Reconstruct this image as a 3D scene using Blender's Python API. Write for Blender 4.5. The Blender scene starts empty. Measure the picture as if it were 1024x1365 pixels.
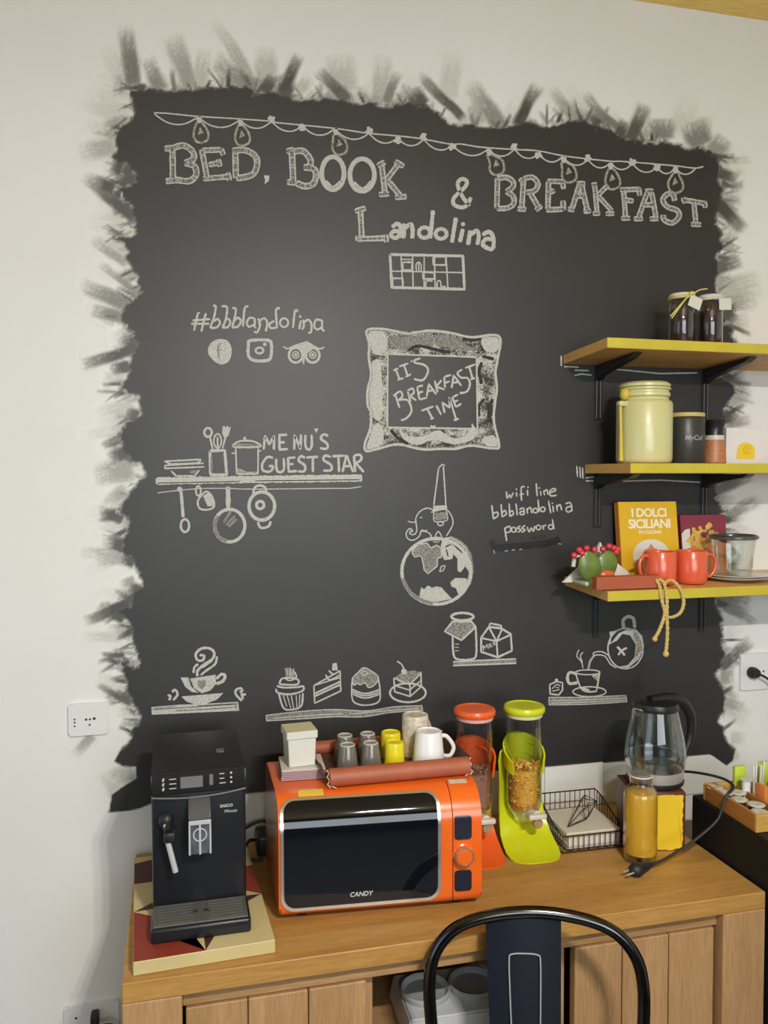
import bpy, bmesh, math, random
import numpy as np
from mathutils import Vector, Matrix, Euler
random.seed(4); np.random.seed(4)
PI = math.pi
scene = bpy.context.scene
col = scene.collection

# ------------------------------------------------------------------ camera
FPX, YAW, PITCH, ROLL = 1100.2, .2452, .0397, -.0022
CAM = np.array([0, -2.15, 1.746])
_F = np.array([math.sin(YAW)*math.cos(PITCH), math.cos(YAW)*math.cos(PITCH), -math.sin(PITCH)])
_R = np.array([math.cos(YAW), -math.sin(YAW), 0.]); _U = np.cross(_R, _F)
_R2 = math.cos(ROLL)*_R + math.sin(ROLL)*_U; _U2 = -math.sin(ROLL)*_R + math.cos(ROLL)*_U
cd = bpy.data.cameras.new('camera'); cam = bpy.data.objects.new('camera', cd); col.objects.link(cam)
M = Matrix.Identity(4)
for i in range(3):
    M[i][0] = _R2[i]; M[i][1] = _U2[i]; M[i][2] = -_F[i]; M[i][3] = CAM[i]
cam.matrix_world = M
cd.sensor_fit = 'HORIZONTAL'; cd.sensor_width = 36; cd.lens = FPX*36/1024; cd.clip_start = .02
scene.camera = cam

# ------------------------------------------------------------------ world, lights, exposure
scene.view_settings.view_transform = 'Standard'; scene.view_settings.look = 'None'
scene.view_settings.gamma = 1; scene.view_settings.use_curve_mapping = False
scene.view_settings.exposure = EXPOSURE = -0.14
scene.cycles.use_denoising = True
scene.cycles.max_bounces = 10; scene.cycles.diffuse_bounces = 4; scene.cycles.glossy_bounces = 4
scene.cycles.transparent_max_bounces = 24; scene.cycles.transmission_bounces = 8
scene.cycles.caustics_reflective = False; scene.cycles.caustics_refractive = False
scene.cycles.sample_clamp_indirect = 6
w = bpy.data.worlds.new('daylight'); scene.world = w; w.use_nodes = True
w.node_tree.nodes['Background'].inputs[0].default_value = (.62, .78, 1, 1)
w.node_tree.nodes['Background'].inputs[1].default_value = 1.0

def area(name, loc, target, sx, sy, power, color, shape='RECTANGLE', spread=180):
    l = bpy.data.lights.new(name, 'AREA'); l.shape = shape; l.size = sx; l.size_y = sy
    l.energy = power; l.color = color; l.spread = math.radians(spread)
    o = bpy.data.objects.new(name, l); col.objects.link(o); o.location = loc
    d = Vector(target) - Vector(loc); o.rotation_euler = d.to_track_quat('-Z', 'Y').to_euler()
    return o
# daylight through the two windows of the wall behind the camera and of the left wall
area('window_light_front', (.60, -4.12, 1.85), (.60, 0, 1.7), 2.2, 1.3, 60, (.91, .965, 1))
area('window_light_left', (-2.12, -2.3, 1.7), (1, -2.0, 1.5), 1.5, 1.5, 10, (.62, .80, 1))
# warm ceiling spots
LAMPS = [(.54, -2.4), (.63, -2.4), (.72, -2.4)]
for (lx, ly) in LAMPS:
    area('ceiling_spot_light', (lx, ly, 2.58), (lx, 0, 1.2), .055, .055, 21, (1, .945, .87), 'DISK')

# ------------------------------------------------------------------ materials
MATS = {}
def mat(name, color, rough=.5, metal=0., spec=.5, noise=0., nscale=8., stretch=(1, 1, 1), c2=None, bump=0., bscale=60., coat=0., emit=0., trans=0., sub=0.):
    if name in MATS: return MATS[name]
    m = bpy.data.materials.new(name); m.use_nodes = True; nt = m.node_tree; n = nt.nodes; L = nt.links
    b = n['Principled BSDF']
    b.inputs['Roughness'].default_value = rough; b.inputs['Metallic'].default_value = metal
    b.inputs['Specular IOR Level'].default_value = spec
    b.inputs['Coat Weight'].default_value = coat; b.inputs['Coat Roughness'].default_value = .08
    if trans: b.inputs['Transmission Weight'].default_value = trans
    if sub:
        b.inputs['Subsurface Weight'].default_value = sub; b.inputs['Subsurface Radius'].default_value = (.02, .01, .005)
    col4 = (*color, 1)
    tc = n.new('ShaderNodeTexCoord'); mp = n.new('ShaderNodeMapping'); mp.inputs['Scale'].default_value = stretch
    L.new(tc.outputs['Object'], mp.inputs[0])
    nz = n.new('ShaderNodeTexNoise'); nz.inputs['Scale'].default_value = nscale; nz.inputs['Detail'].default_value = 6
    L.new(mp.outputs[0], nz.inputs['Vector'])
    r = n.new('ShaderNodeValToRGB'); r.color_ramp.elements[0].position = .3; r.color_ramp.elements[1].position = .7
    if c2 is None: c2 = tuple(max(0, c*(1-max(noise, .04))) for c in color)
    r.color_ramp.elements[0].color = (*c2, 1); r.color_ramp.elements[1].color = col4
    L.new(nz.outputs[0], r.inputs[0]); L.new(r.outputs[0], b.inputs['Base Color'])
    if bump:
        n2 = n.new('ShaderNodeTexNoise'); n2.inputs['Scale'].default_value = bscale; n2.inputs['Detail'].default_value = 4
        L.new(mp.outputs[0], n2.inputs['Vector'])
        bp = n.new('ShaderNodeBump'); bp.inputs['Strength'].default_value = bump; bp.inputs['Distance'].default_value = .002
        L.new(n2.outputs[0], bp.inputs['Height']); L.new(bp.outputs[0], b.inputs['Normal'])
    if emit:
        b.inputs['Emission Color'].default_value = col4; b.inputs['Emission Strength'].default_value = emit
    MATS[name] = m; return m

def wood(name, c1, c2, axis='x', rough=.45, scale=5., planks=0., dark=None, spec=.4):
    """straight-grained wood: long stretched noise plus fine pores"""
    m = bpy.data.materials.new(name); m.use_nodes = True; nt = m.node_tree; n = nt.nodes; L = nt.links
    b = n['Principled BSDF']; b.inputs['Roughness'].default_value = rough; b.inputs['Specular IOR Level'].default_value = spec
    tc = n.new('ShaderNodeTexCoord'); mp = n.new('ShaderNodeMapping')
    s = {'x': (.5, 6, 6), 'y': (6, .5, 6), 'z': (6, 6, .5)}[axis]; mp.inputs['Scale'].default_value = s
    L.new(tc.outputs['Object'], mp.inputs[0])
    n1 = n.new('ShaderNodeTexNoise'); n1.inputs['Scale'].default_value = scale; n1.inputs['Detail'].default_value = 8; n1.inputs['Distortion'].default_value = .8
    n2 = n.new('ShaderNodeTexNoise'); n2.inputs['Scale'].default_value = scale*9; n2.inputs['Detail'].default_value = 4
    L.new(mp.outputs[0], n1.inputs['Vector']); L.new(mp.outputs[0], n2.inputs['Vector'])
    r = n.new('ShaderNodeValToRGB'); e = r.color_ramp.elements
    e[0].position = .32; e[1].position = .68; e[0].color = (*c2, 1); e[1].color = (*c1, 1)
    L.new(n1.outputs[0], r.inputs[0])
    mx = n.new('ShaderNodeMix'); mx.data_type = 'RGBA'; mx.blend_type = 'MULTIPLY'; mx.inputs[0].default_value = .35
    r2 = n.new('ShaderNodeValToRGB'); r2.color_ramp.elements[0].position = .35; r2.color_ramp.elements[1].position = .6
    r2.color_ramp.elements[0].color = (.55, .5, .45, 1); r2.color_ramp.elements[1].color = (1, 1, 1, 1)
    L.new(n2.outputs[0], r2.inputs[0]); L.new(r.outputs[0], mx.inputs[6]); L.new(r2.outputs[0], mx.inputs[7])
    L.new(mx.outputs[2], b.inputs['Base Color'])
    bp = n.new('ShaderNodeBump'); bp.inputs['Strength'].default_value = .12; bp.inputs['Distance'].default_value = .001
    L.new(n2.outputs[0], bp.inputs['Height']); L.new(bp.outputs[0], b.inputs['Normal'])
    MATS[name] = m; return m

def thin_glass(name, tint=(1, 1, 1), refl=.10, rough=.03):
    m = bpy.data.materials.new(name); m.use_nodes = True; nt = m.node_tree; n = nt.nodes; L = nt.links
    for x in list(n):
        if x.type != 'OUTPUT_MATERIAL': n.remove(x)
    out = [x for x in n if x.type == 'OUTPUT_MATERIAL'][0]
    t = n.new('ShaderNodeBsdfTransparent'); t.inputs[0].default_value = (*tint, 1)
    g = n.new('ShaderNodeBsdfGlossy'); g.inputs['Roughness'].default_value = rough; g.inputs[0].default_value = (1, 1, 1, 1)
    lw = n.new('ShaderNodeLayerWeight'); lw.inputs[0].default_value = .35
    nz = n.new('ShaderNodeTexNoise'); nz.inputs['Scale'].default_value = 30
    ad = n.new('ShaderNodeMath'); ad.operation = 'MULTIPLY_ADD'; ad.inputs[1].default_value = .75; ad.inputs[2].default_value = refl
    L.new(lw.outputs['Facing'], ad.inputs[0])
    pw = n.new('ShaderNodeMath'); pw.operation = 'POWER'; pw.inputs[1].default_value = 1.6
    L.new(ad.outputs[0], pw.inputs[0])
    mx = n.new('ShaderNodeMixShader'); L.new(pw.outputs[0], mx.inputs[0]); L.new(t.outputs[0], mx.inputs[1]); L.new(g.outputs[0], mx.inputs[2])
    L.new(mx.outputs[0], out.inputs[0]); MATS[name] = m; return m

# ------------------------------------------------------------------ object helpers
def link(name, me, mats, parent=None, smooth=False):
    o = bpy.data.objects.new(name, me); col.objects.link(o)
    if not isinstance(mats, (list, tuple)): mats = [mats]
    for m in mats:
        if m: me.materials.append(m)
    if smooth:
        for p in me.polygons: p.use_smooth = True
        try: me.set_sharp_from_angle(angle=math.radians(40))
        except Exception: pass
    if parent: o.parent = parent
    return o
def ob(name, bm, mats, parent=None, smooth=True):
    me = bpy.data.meshes.new(name); bmesh.ops.recalc_face_normals(bm, faces=bm.faces); bm.to_mesh(me); bm.free()
    return link(name, me, mats, parent, smooth)
def tag(o, label, cat, group=None, kind=None):
    if label: o['label'] = label
    if cat: o['category'] = cat
    if group: o['group'] = group
    if kind: o['kind'] = kind
    return o
def thing(name, label, cat, loc=(0, 0, 0), rz=0., group=None):
    o = bpy.data.objects.new(name, None); o.empty_display_size = .05; col.objects.link(o)
    o.location = loc; o.rotation_euler = (0, 0, rz)
    return tag(o, label, cat, group)
def struct(o): o['kind'] = 'structure'; return o
def NB(): return bmesh.new()
def box(bm, x0, x1, y0, y1, z0, z1, bev=0., seg=2, mi=0, rot=None, about=None):
    vs = [bm.verts.new(p) for p in ((x0, y0, z0), (x1, y0, z0), (x1, y1, z0), (x0, y1, z0), (x0, y0, z1), (x1, y0, z1), (x1, y1, z1), (x0, y1, z1))]
    fs = [bm.faces.new([vs[i] for i in f]) for f in ((0, 3, 2, 1), (4, 5, 6, 7), (0, 1, 5, 4), (1, 2, 6, 5), (2, 3, 7, 6), (3, 0, 4, 7))]
    for f in fs: f.material_index = mi
    if rot is not None:
        c = Vector(about) if about else Vector(((x0+x1)/2, (y0+y1)/2, (z0+z1)/2))
        bmesh.ops.rotate(bm, verts=vs, cent=c, matrix=rot)
    if bev:
        es = list({e for f in fs for e in f.edges})
        r = bmesh.ops.bevel(bm, geom=es, offset=bev, segments=seg, affect='EDGES', profile=.5)
        for f in r['faces']: f.material_index = mi
    return bm
def lathe(bm, prof, n=32, c=(0, 0, 0), mi=0, a0=0., a1=2*PI, cap=True):
    full = abs(a1-a0-2*PI) < 1e-6; rings = []
    for (r, z) in prof:
        if r < 1e-6: rings.append([bm.verts.new((c[0], c[1], c[2]+z))]); continue
        k = n if full else n+1
        rings.append([bm.verts.new((c[0]+r*math.cos(a0+(a1-a0)*i/n), c[1]+r*math.sin(a0+(a1-a0)*i/n), c[2]+z)) for i in range(k)])
    for a, b in zip(rings, rings[1:]):
        for i in range(n):
            j = (i+1) % n if full else i+1
            if len(a) == 1 and len(b) == 1: continue
            if len(a) == 1: f = bm.faces.new((a[0], b[j], b[i]))
            elif len(b) == 1: f = bm.faces.new((a[i], a[j], b[0]))
            else: f = bm.faces.new((a[i], a[j], b[j], b[i]))
            f.material_index = mi
    return bm
def tube(bm, pts, r, n=10, closed=False, mi=0, cap=True, smooth_n=0):
    P = [Vector(p) for p in pts]
    if smooth_n: P = [Vector(p) for p in catmull([tuple(p) for p in P], smooth_n, closed)]
    m = len(P); rad = r if isinstance(r, (list, tuple)) else None
    if rad is not None and len(rad) != m: rad = [rad[int(round(i*(len(rad)-1)/(m-1)))] for i in range(m)]
    rings = []; up = None
    for i in range(m):
        if closed: t = P[(i+1) % m] - P[i-1]
        else: t = P[min(i+1, m-1)] - P[max(i-1, 0)]
        if t.length < 1e-9: t = Vector((0, 0, 1))
        t.normalize()
        if up is None:
            up = Vector((0, 0, 1)) if abs(t.z) < .9 else Vector((1, 0, 0))
        up = (up - t*up.dot(t))
        if up.length < 1e-6: up = t.orthogonal()
        up.normalize(); s = t.cross(up); rr = rad[i] if rad else r
        rings.append([bm.verts.new(P[i] + (up*math.cos(2*PI*k/n) + s*math.sin(2*PI*k/n))*rr) for k in range(n)])
    for i in range(m if closed else m-1):
        a, b = rings[i], rings[(i+1) % m]
        for k in range(n):
            f = bm.faces.new((a[k], a[(k+1) % n], b[(k+1) % n], b[k])); f.material_index = mi
    if cap and not closed:
        for q in (rings[0], rings[-1]):
            f = bm.faces.new(q); f.material_index = mi
    return bm
def catmull(P, n=8, closed=False):
    P = [np.array(p, float) for p in P]
    if len(P) < 3 and not closed: return [tuple(P[0]+(P[-1]-P[0])*i/n) for i in range(n+1)]
    out = []; m = len(P); rng = range(m if closed else m-1)
    for i in rng:
        if closed: p0, p1, p2, p3 = P[i-1], P[i], P[(i+1) % m], P[(i+2) % m]
        else: p0, p1, p2, p3 = P[max(i-1, 0)], P[i], P[i+1], P[min(i+2, m-1)]
        for k in range(n):
            t = k/n
            out.append(tuple(.5*((2*p1)+(-p0+p2)*t+(2*p0-5*p1+4*p2-p3)*t*t+(-p0+3*p1-3*p2+p3)*t**3)))
    if not closed: out.append(tuple(P[-1]))
    return out
def prism(bm, poly, z0, z1, mi=0, plane='xy'):
    """extrude a 2-D outline: plane xy along z, xz along y, yz along x"""
    def p(a, b, c): return {'xy': (a, b, c), 'xz': (a, c, b), 'yz': (c, a, b)}[plane]
    A = [bm.verts.new(p(x, y, z0)) for x, y in poly]; B = [bm.verts.new(p(x, y, z1)) for x, y in poly]
    m = len(poly)
    for i in range(m):
        f = bm.faces.new((A[i], A[(i+1) % m], B[(i+1) % m], B[i])); f.material_index = mi
    f1 = bm.faces.new(list(reversed(A))); f2 = bm.faces.new(B); f1.material_index = f2.material_index = mi
    return bm
def rrect(x0, x1, z0, z1, r, k=6):
    pts = []
    for (cx, cz, a) in ((x1-r, z1-r, 0), (x0+r, z1-r, 90), (x0+r, z0+r, 180), (x1-r, z0+r, 270)):
        for i in range(k+1):
            t = math.radians(a+90*i/k); pts.append((cx+r*math.cos(t), cz+r*math.sin(t)))
    return pts
def ball(bm, c, r, sc=(1, 1, 1), u=12, v=8, mi=0, rot=None):
    mtx = Matrix.Translation(c) @ (rot.to_4x4() if rot is not None else Matrix.Identity(4)) @ Matrix.Diagonal((r*sc[0], r*sc[1], r*sc[2], 1))
    g = bmesh.ops.create_uvsphere(bm, u_segments=u, v_segments=v, radius=1, matrix=mtx)
    for vv in g['verts']:
        for f in vv.link_faces: f.material_index = mi
    return bm
def text(name, s, size, m, loc, rot, parent=None, depth=.0004, shear=0., align='CENTER', space=1., bold=0.):
    c = bpy.data.curves.new(name, 'FONT'); c.body = s; c.size = size; c.extrude = depth; c.align_x = align; c.align_y = 'CENTER'
    c.shear = shear; c.space_character = space; c.offset = bold; c.resolution_u = 3
    t = bpy.data.objects.new(name, c); col.objects.link(t)
    dg = bpy.context.evaluated_depsgraph_get(); me = bpy.data.meshes.new_from_object(t.evaluated_get(dg))
    bpy.data.objects.remove(t); bpy.data.curves.remove(c)
    o = link(name, me, m, parent); o.location = loc; o.rotation_euler = rot
    return o
def dup(root, loc, rz=None, label=None):
    r = root.copy(); col.objects.link(r); r.location = loc
    if rz is not None: r.rotation_euler = (0, 0, rz)
    if label: r['label'] = label
    for ch in list(root.children):
        c = ch.copy(); col.objects.link(c); c.parent = r
        for g in list(ch.children):
            d = g.copy(); col.objects.link(d); d.parent = c
    return r
FRONT = (PI/2, 0, 0)          # text standing upright, facing -y
# ------------------------------------------------------------------ room shell
WALLC = (.80, .80, .775)
m_wall = mat('white_wall_paint', WALLC, .75, noise=.03, nscale=3, bump=.06, bscale=140, spec=.25)
m_floor = mat('dark_floor', (.10, .095, .09), .4, noise=.2, nscale=3)
m_wallf = mat('slate_wall_paint', (.07, .075, .085), .8, noise=.05, nscale=4)
m_ceil = wood('ochre_wood_ceiling', (1, .70, .19), (.95, .62, .15), 'x', .5, 3.)
CZ = 3.10; XL, XR, YF = -2.2, 3.0, -4.2
b = NB(); box(b, XL-.1, XR+.1, 0, .12, 0, CZ+.1); struct(ob('wall_back', b, m_wall, smooth=False))
b = NB(); box(b, XR, XR+.1, YF, 0, 0, CZ); struct(ob('wall_right', b, m_wall, smooth=False))
b = NB(); box(b, XL, XR, YF-.1, 0, -.1, 0); struct(ob('floor', b, m_floor, smooth=False))
b = NB(); box(b, XL, XR, YF-.1, 0, CZ, CZ+.1); struct(ob('ceiling', b, m_ceil, smooth=False))
def wall_with_hole(name, m, along, fixed0, fixed1, a0, a1, h0, h1, z0, z1):
    b = NB()
    for (p, q, r, s) in ((a0, h0, 0, CZ), (h1, a1, 0, CZ), (h0, h1, 0, z0), (h0, h1, z1, CZ)):
        if along == 'x': box(b, p, q, fixed0, fixed1, r, s)
        else: box(b, fixed0, fixed1, p, q, r, s)
    struct(ob(name, b, m, smooth=False))
wall_with_hole('wall_front', m_wallf, 'x', YF-.1, YF, XL, XR, -.55, 1.75, 1.15, 2.55)
wall_with_hole('wall_left', m_wall, 'y', XL-.1, XL, YF, 0, -3.1, -1.5, .9, 2.5)
m_frame = mat('white_window_frame', (.8, .8, .78), .4)
m_pane = thin_glass('window_pane_glass', (.97, .99, 1), .04)
def window(n, along, f0, f1, a0, a1, z0, z1):
    def bx(b, p, q, r, s, t=0.):
        if along == 'x': box(b, p, q, f0+t, f1-t, r, s)
        else: box(b, f0+t, f1-t, p, q, r, s)
    b = NB(); w_ = .05; mid = (a0+a1)/2
    for (p, q, r, s) in ((a0, a0+w_, z0, z1), (a1-w_, a1, z0, z1), (a0+w_, a1-w_, z0, z0+w_), (a0+w_, a1-w_, z1-w_, z1), (mid-.035, mid+.035, z0+w_, z1-w_)): bx(b, p, q, r, s)
    o = struct(ob('window_%d' % n, b, m_frame, smooth=False))
    for (p, q) in ((a0+w_, mid-.035), (mid+.035, a1-w_)):
        b = NB(); bx(b, p, q, z0+w_, z1-w_, .022); ob('pane', b, m_pane, o, smooth=False)
window(1, 'x', YF-.08, YF-.03, -.55, 1.75, 1.15, 2.55)
window(2, 'y', XL-.08, XL-.03, -3.1, -1.5, .9, 2.5)
t = thing('ceiling_lamp', 'ceiling lamp bar with three small round spots', 'lamp', (.63, -2.4, 0))
b = NB(); box(b, -.16, .16, -.02, .02, CZ-.03, CZ-.0005, .004, 1); ob('mounting_bar', b, m_frame, t, smooth=False)
for (lx, ly) in LAMPS:
    b = NB(); lathe(b, [(.012, CZ-.03), (.012, 2.65), (.036, 2.64), (.036, 2.575), (.031, 2.575), (.031, 2.62), (0, 2.625)], 20, (lx-.63, 0, 0)); ob('spot_head', b, m_frame, t)

# white wall panels along the back of the sideboard
m_tile = mat('white_backsplash', (.78, .78, .75), .55, noise=.03, nscale=5)
def panel(n, x0, x1, z1, cut=None):
    poly = [(x0, .80), (x1, .80), (x1, z1-.0), (x0, z1)] if not cut else [(x0, .80), (x1+cut, .80), (x1+cut, z1-.045), (x1+.012, z1-.006), (x1, z1), (x0, z1)]
    b = NB(); prism(b, poly, -.006, -.0005, plane='xz'); struct(ob('trim_%d' % n, b, m_tile, smooth=False))
panel(1, .16, 1.0065, .924); panel(2, 1.0085, 1.192, .922); panel(3, 1.194, 1.548, .914, .065)
# ------------------------------------------------------------------ chalkboard paint on the wall, with its brushed edge
def onwall(u, v, y=0.):
    d = _F + _R2*(u-512)/FPX - _U2*(v-682.5)/FPX
    t = (y-CAM[1])/d[1]; return CAM + t*d
OUT = [(172,118),(200,116),(230,117),(270,115),(300,111),(330,109),(342,121),(360,116),(383,123),(414,129),(440,127),(475,132),(500,133),(523,138),(550,133),(567,137),(600,158),
 (625,163),(650,164),(670,166),(700,160),(733,161),(760,156),(783,158),(805,165),(822,174),(850,180),(893,187),(936,195),(956,206),(961,215),(967,242),(966,268),(958,289),(966,311),(967,332),(960,350),(959,377),(966,396),
 (972,426),(984,456),(975,478),(960,497),(978,505),(985,522),(972,545),(966,570),(960,610),(957,645),(963,674),(968,695),(962,730),(960,790),(961,807),(965,846),(968,874),(961,899),(972,937),(963,965),(981,997),(977,1014),(968,1021),(946,1007),
 (728,1023),(500,1043),(336,1058),(200,1072),(186,1078),(171,1081),(145,1083),(149,1059),(164,1048),(182,1037),(181,1022),(164,1022),(152,1015),(164,993),(180,958),(169,932),(162,905),(153,883),(158,872),(179,886),(171,855),(173,840),(160,824),(152,815),(173,800),
 (170,798),(187,778),(175,745),(158,742),(158,718),(170,698),(148,684),(158,665),(188,630),(172,614),(158,597),(154,577),(168,558),(185,550),(181,534),(152,520),(172,479),(177,460),(174,442),(148,424),(170,401),(182,389),(172,358),(162,327),(154,311),(177,311),(177,296),(176,290),(166,275),(144,244),(174,244),(174,228),(152,220),(147,182),(146,176),(168,158),(173,140),(169,115)]
ST = [(176,108,166,34,9,.8),(166,104,140,58,12,.25),(165,112,148,116,14,.45),(215,116,197,76,9,.7),(252,116,226,46,13,.6),(265,112,272,60,9,.4),(168,158,108,124,14,.28),(150,196,103,208,13,.5),(176,288,112,234,8,.95),
 (176,296,112,292,12,.3),(165,348,120,316,6,.6),(164,328,116,318,8,.35),(182,390,130,350,5,.7),(172,408,106,376,9,.75),(160,422,120,412,8,.75),(180,464,106,487,7,.97),(180,470,112,494,1.4,.7),(175,545,126,562,14,.4),(180,552,150,560,10,.4),
 (172,625,122,636,15,.6),(164,652,135,680,8,.45),(165,702,124,694,11,.3),(165,738,104,736,7,.5),(162,744,124,752,8,.5),(178,775,160,782,6,.6),(140,806,130,818,6,.5),(170,806,112,830,7,.97),(158,848,104,848,7,.3),(172,936,128,910,4.5,.9),(168,932,134,916,8,.35),(162,915,124,900,11,.25),
 (122,984,98,1006,6,.55),(118,990,96,1004,3,.3),(175,1032,142,1042,10,.5),(156,1062,136,1026,8,.35),(160,1050,136,1050,10,.25),
 (338,116,286,26,7,.5),(334,118,282,78,11,.7),(352,108,352,60,13,.42),(376,120,400,72,7,.97),(400,120,415,100,7,.4),(460,132,424,92,8,.9),(455,118,453,68,16,.4),(506,134,510,70,10,.45),(515,134,532,95,6.5,.75),(612,152,558,98,6.5,.92),(600,125,606,66,12,.28),
 (668,166,624,110,11,.7),(640,160,632,106,8,.5),(690,163,718,112,8,.97),(768,158,734,116,7,.6),(775,160,750,138,10,.6),(828,176,776,124,5.5,.8),(840,184,862,138,9,.93),(882,182,882,156,18,.75),(935,190,922,158,18,.75),(952,202,968,182,12,.65),(905,175,925,126,11,.22),
 (960,214,1004,212,5,.4),(966,250,990,222,4,.5),(955,272,995,309,8.5,.98),(956,358,988,342,9,.88),(966,330,978,300,6,.5),(962,386,1018,374,16,.45),(970,402,1012,400,12,.55),(972,428,1000,425,10,.45),(968,264,995,262,14,.18),(966,480,992,500,12,.6),(972,505,995,508,10,.5),(966,552,992,524,12,.55),(970,566,1003,560,6,.65),
 (958,656,1004,632,7,.85),(968,690,1014,664,8,.7),(966,690,990,680,10,.5),(960,796,1004,804,12,.75),(968,810,1010,832,5,.7),(975,700,1010,720,8,.25),(962,886,1002,852,7,.9),(962,900,980,900,9,.65),(970,935,1000,960,12,.35),(976,985,996,985,8,.3),(965,1010,985,1000,8,.5)]
GX0, GX1, GZ0, GZ1, GS = -.34, 1.742, .86, 2.98, .004
xs = np.arange(GX0, GX1, GS); zs = np.arange(GZ0, GZ1, GS)
X, Z = np.meshgrid(xs, zs)
V = np.stack([X, np.zeros_like(X), Z], -1) - CAM
zc = V@_F; PU = 512 + FPX*(V@_R2)/zc; PV = 682.5 - FPX*(V@_U2)/zc
rng = np.random.RandomState(7)
def vnoise(a, bb, s, seed):
    r = np.random.RandomState(seed).rand(256, 256); a = a/s; bb = bb/s
    i = np.floor(a).astype(int); j = np.floor(bb).astype(int); fa = a-i; fb = bb-j
    fa = fa*fa*(3-2*fa); fb = fb*fb*(3-2*fb); g = lambda p, q: r[p % 256, q % 256]
    return g(i, j)*(1-fa)*(1-fb)+g(i+1, j)*fa*(1-fb)+g(i, j+1)*(1-fa)*fb+g(i+1, j+1)*fa*fb
def sstep(a, b, x):
    t = np.clip((x-a)/(b-a), 0, 1); return t*t*(3-2*t)
U2 = PU + (vnoise(PU, PV, 6, 1)-.5)*4 + (vnoise(PU, PV, 15, 2)-.5)*6
V2 = PV + (vnoise(PU, PV, 6, 3)-.5)*4 + (vnoise(PU, PV, 15, 4)-.5)*6
lowedge = sstep(985, 1004, PV)                      # the lower edge follows a straight masked line
U2 = U2*(1-lowedge)+PU*lowedge; V2 = V2*(1-lowedge)+PV*lowedge
inside = np.zeros(X.shape, bool); dist = np.full(X.shape, 1e9)
for (x1, y1), (x2, y2) in zip(OUT, OUT[1:]+OUT[:1]):
    c = ((y1 > V2) != (y2 > V2)) & (U2 < (x2-x1)*(V2-y1)/((y2-y1) or 1e-9)+x1); inside ^= c
    dx, dy = x2-x1, y2-y1; t = np.clip(((U2-x1)*dx+(V2-y1)*dy)/(dx*dx+dy*dy+1e-9), 0, 1)
    dist = np.minimum(dist, np.hypot(U2-x1-t*dx, V2-y1-t*dy))
sd = np.where(inside, dist, -dist)
sd2 = sd + (vnoise(PU, PV, 2.2, 11)-.5)*4*(1-lowedge) + (vnoise(PU*.6, PV, 8, 12)-.5)*6*(1-lowedge)
A = sstep(-2, 8, sd2)*(1-lowedge) + sstep(-1.2, 1.2, sd)*lowedge
def stroke(x0, y0, x1, y1, w, a, seed):
    m = w*2+8; box_ = (PU > min(x0, x1)-m) & (PU < max(x0, x1)+m) & (PV > min(y0, y1)-m) & (PV < max(y0, y1)+m)
    r = np.zeros(PU.shape); r[box_] = stroke_at(PU[box_], PV[box_], x0, y0, x1, y1, w, a, seed); return r
def stroke_at(PU, PV, x0, y0, x1, y1, w, a, seed):
    dx, dy = x1-x0, y1-y0; Ln = math.hypot(dx, dy); ux, uy = dx/Ln, dy/Ln
    bend = (vnoise(PU, PV, 30, seed)-.5)*w*.5
    t = ((PU-x0)*ux+(PV-y0)*uy)/Ln; s = (-(PU-x0)*uy+(PV-y0)*ux+bend)/w
    br = vnoise(s*w+50, t*6+9+0*s, 1.6, seed+1)*.65+vnoise(s*w*2+90, t*9, 1.5, seed+2)*.35    # bristle lines
    dry = vnoise(PU, PV, 3, seed+3)
    k = sstep(0, 1, np.clip(t, 0, 1.3)); thr = .15+.55*k*(1.25-a)
    body = sstep(thr-.22, thr+.25, br*.75+dry*.25+.1*(1-k))
    e = (1-sstep(.45, 1.15, np.abs(s)+.3*(br-.5)))*sstep(-.25, .0, t)*(1-sstep(.80, 1.06, t+.18*(br-.5)))
    return a*e*(.45+.55*body)*(1-.35*sstep(.3,1,t))
for i, s_ in enumerate(ST): A = np.maximum(A, np.minimum(1, stroke(*s_[:4], s_[4]*1.45, s_[5]*.95, 100+7*i)))
# faint dry-brush wisps all round
for i in range(330):
    k = rng.randint(0, len(OUT)); x0, y0 = OUT[k]; x1, y1 = OUT[(k+1) % len(OUT)]
    if y0 > 985 or y1 > 985: continue
    q = rng.rand(); px, py = x0+(x1-x0)*q, y0+(y1-y0)*q; nx, ny = px-565, (py-560)*.9
    if py < 200 and 200 < px < 940: nx = rng.uniform(-.7, .7); ny = -1
    elif px < 300: ny = rng.uniform(-.6, .6); nx = -1
    else: ny = rng.uniform(-.7, .7); nx = 1
    nn = math.hypot(nx, ny); short = i % 3; Ls = (rng.uniform(25, 62) if px < 900 else rng.uniform(15, 36)) if short == 0 else rng.uniform(10, 26)
    al = rng.uniform(.12, .26) if short == 0 else rng.choice([.22, .35, .55, .9])
    A = np.maximum(A, stroke(px-nx/nn*5, py-ny/nn*5, px+nx/nn*Ls, py+ny/nn*Ls, rng.uniform(6, 15), al, 2000+9*i)*(1-lowedge))
for i in range(420):                              # fine single bristle lines at the paint's edge
    k = rng.randint(0, len(OUT)); x0, y0 = OUT[k]; x1, y1 = OUT[(k+1) % len(OUT)]; q = rng.rand(); px, py = x0+(x1-x0)*q, y0+(y1-y0)*q
    if py > 985: continue
    if py < 200 and 200 < px < 940: nx, ny = rng.uniform(-.8, .8), -1
    elif px < 300: nx, ny = -1, rng.uniform(-.8, .8)
    else: nx, ny = 1, rng.uniform(-.9, .9)
    nn = math.hypot(nx, ny); Ls = rng.uniform(10, 30)
    A = np.maximum(A, stroke(px-nx/nn*4, py-ny/nn*4, px+nx/nn*Ls, py+ny/nn*Ls, rng.uniform(1.6, 4.5), rng.uniform(.45, .95), 5000+5*i)*(1-lowedge))
A = np.clip(A, 0, 1); A = 1-(1-A)**1.3
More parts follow.
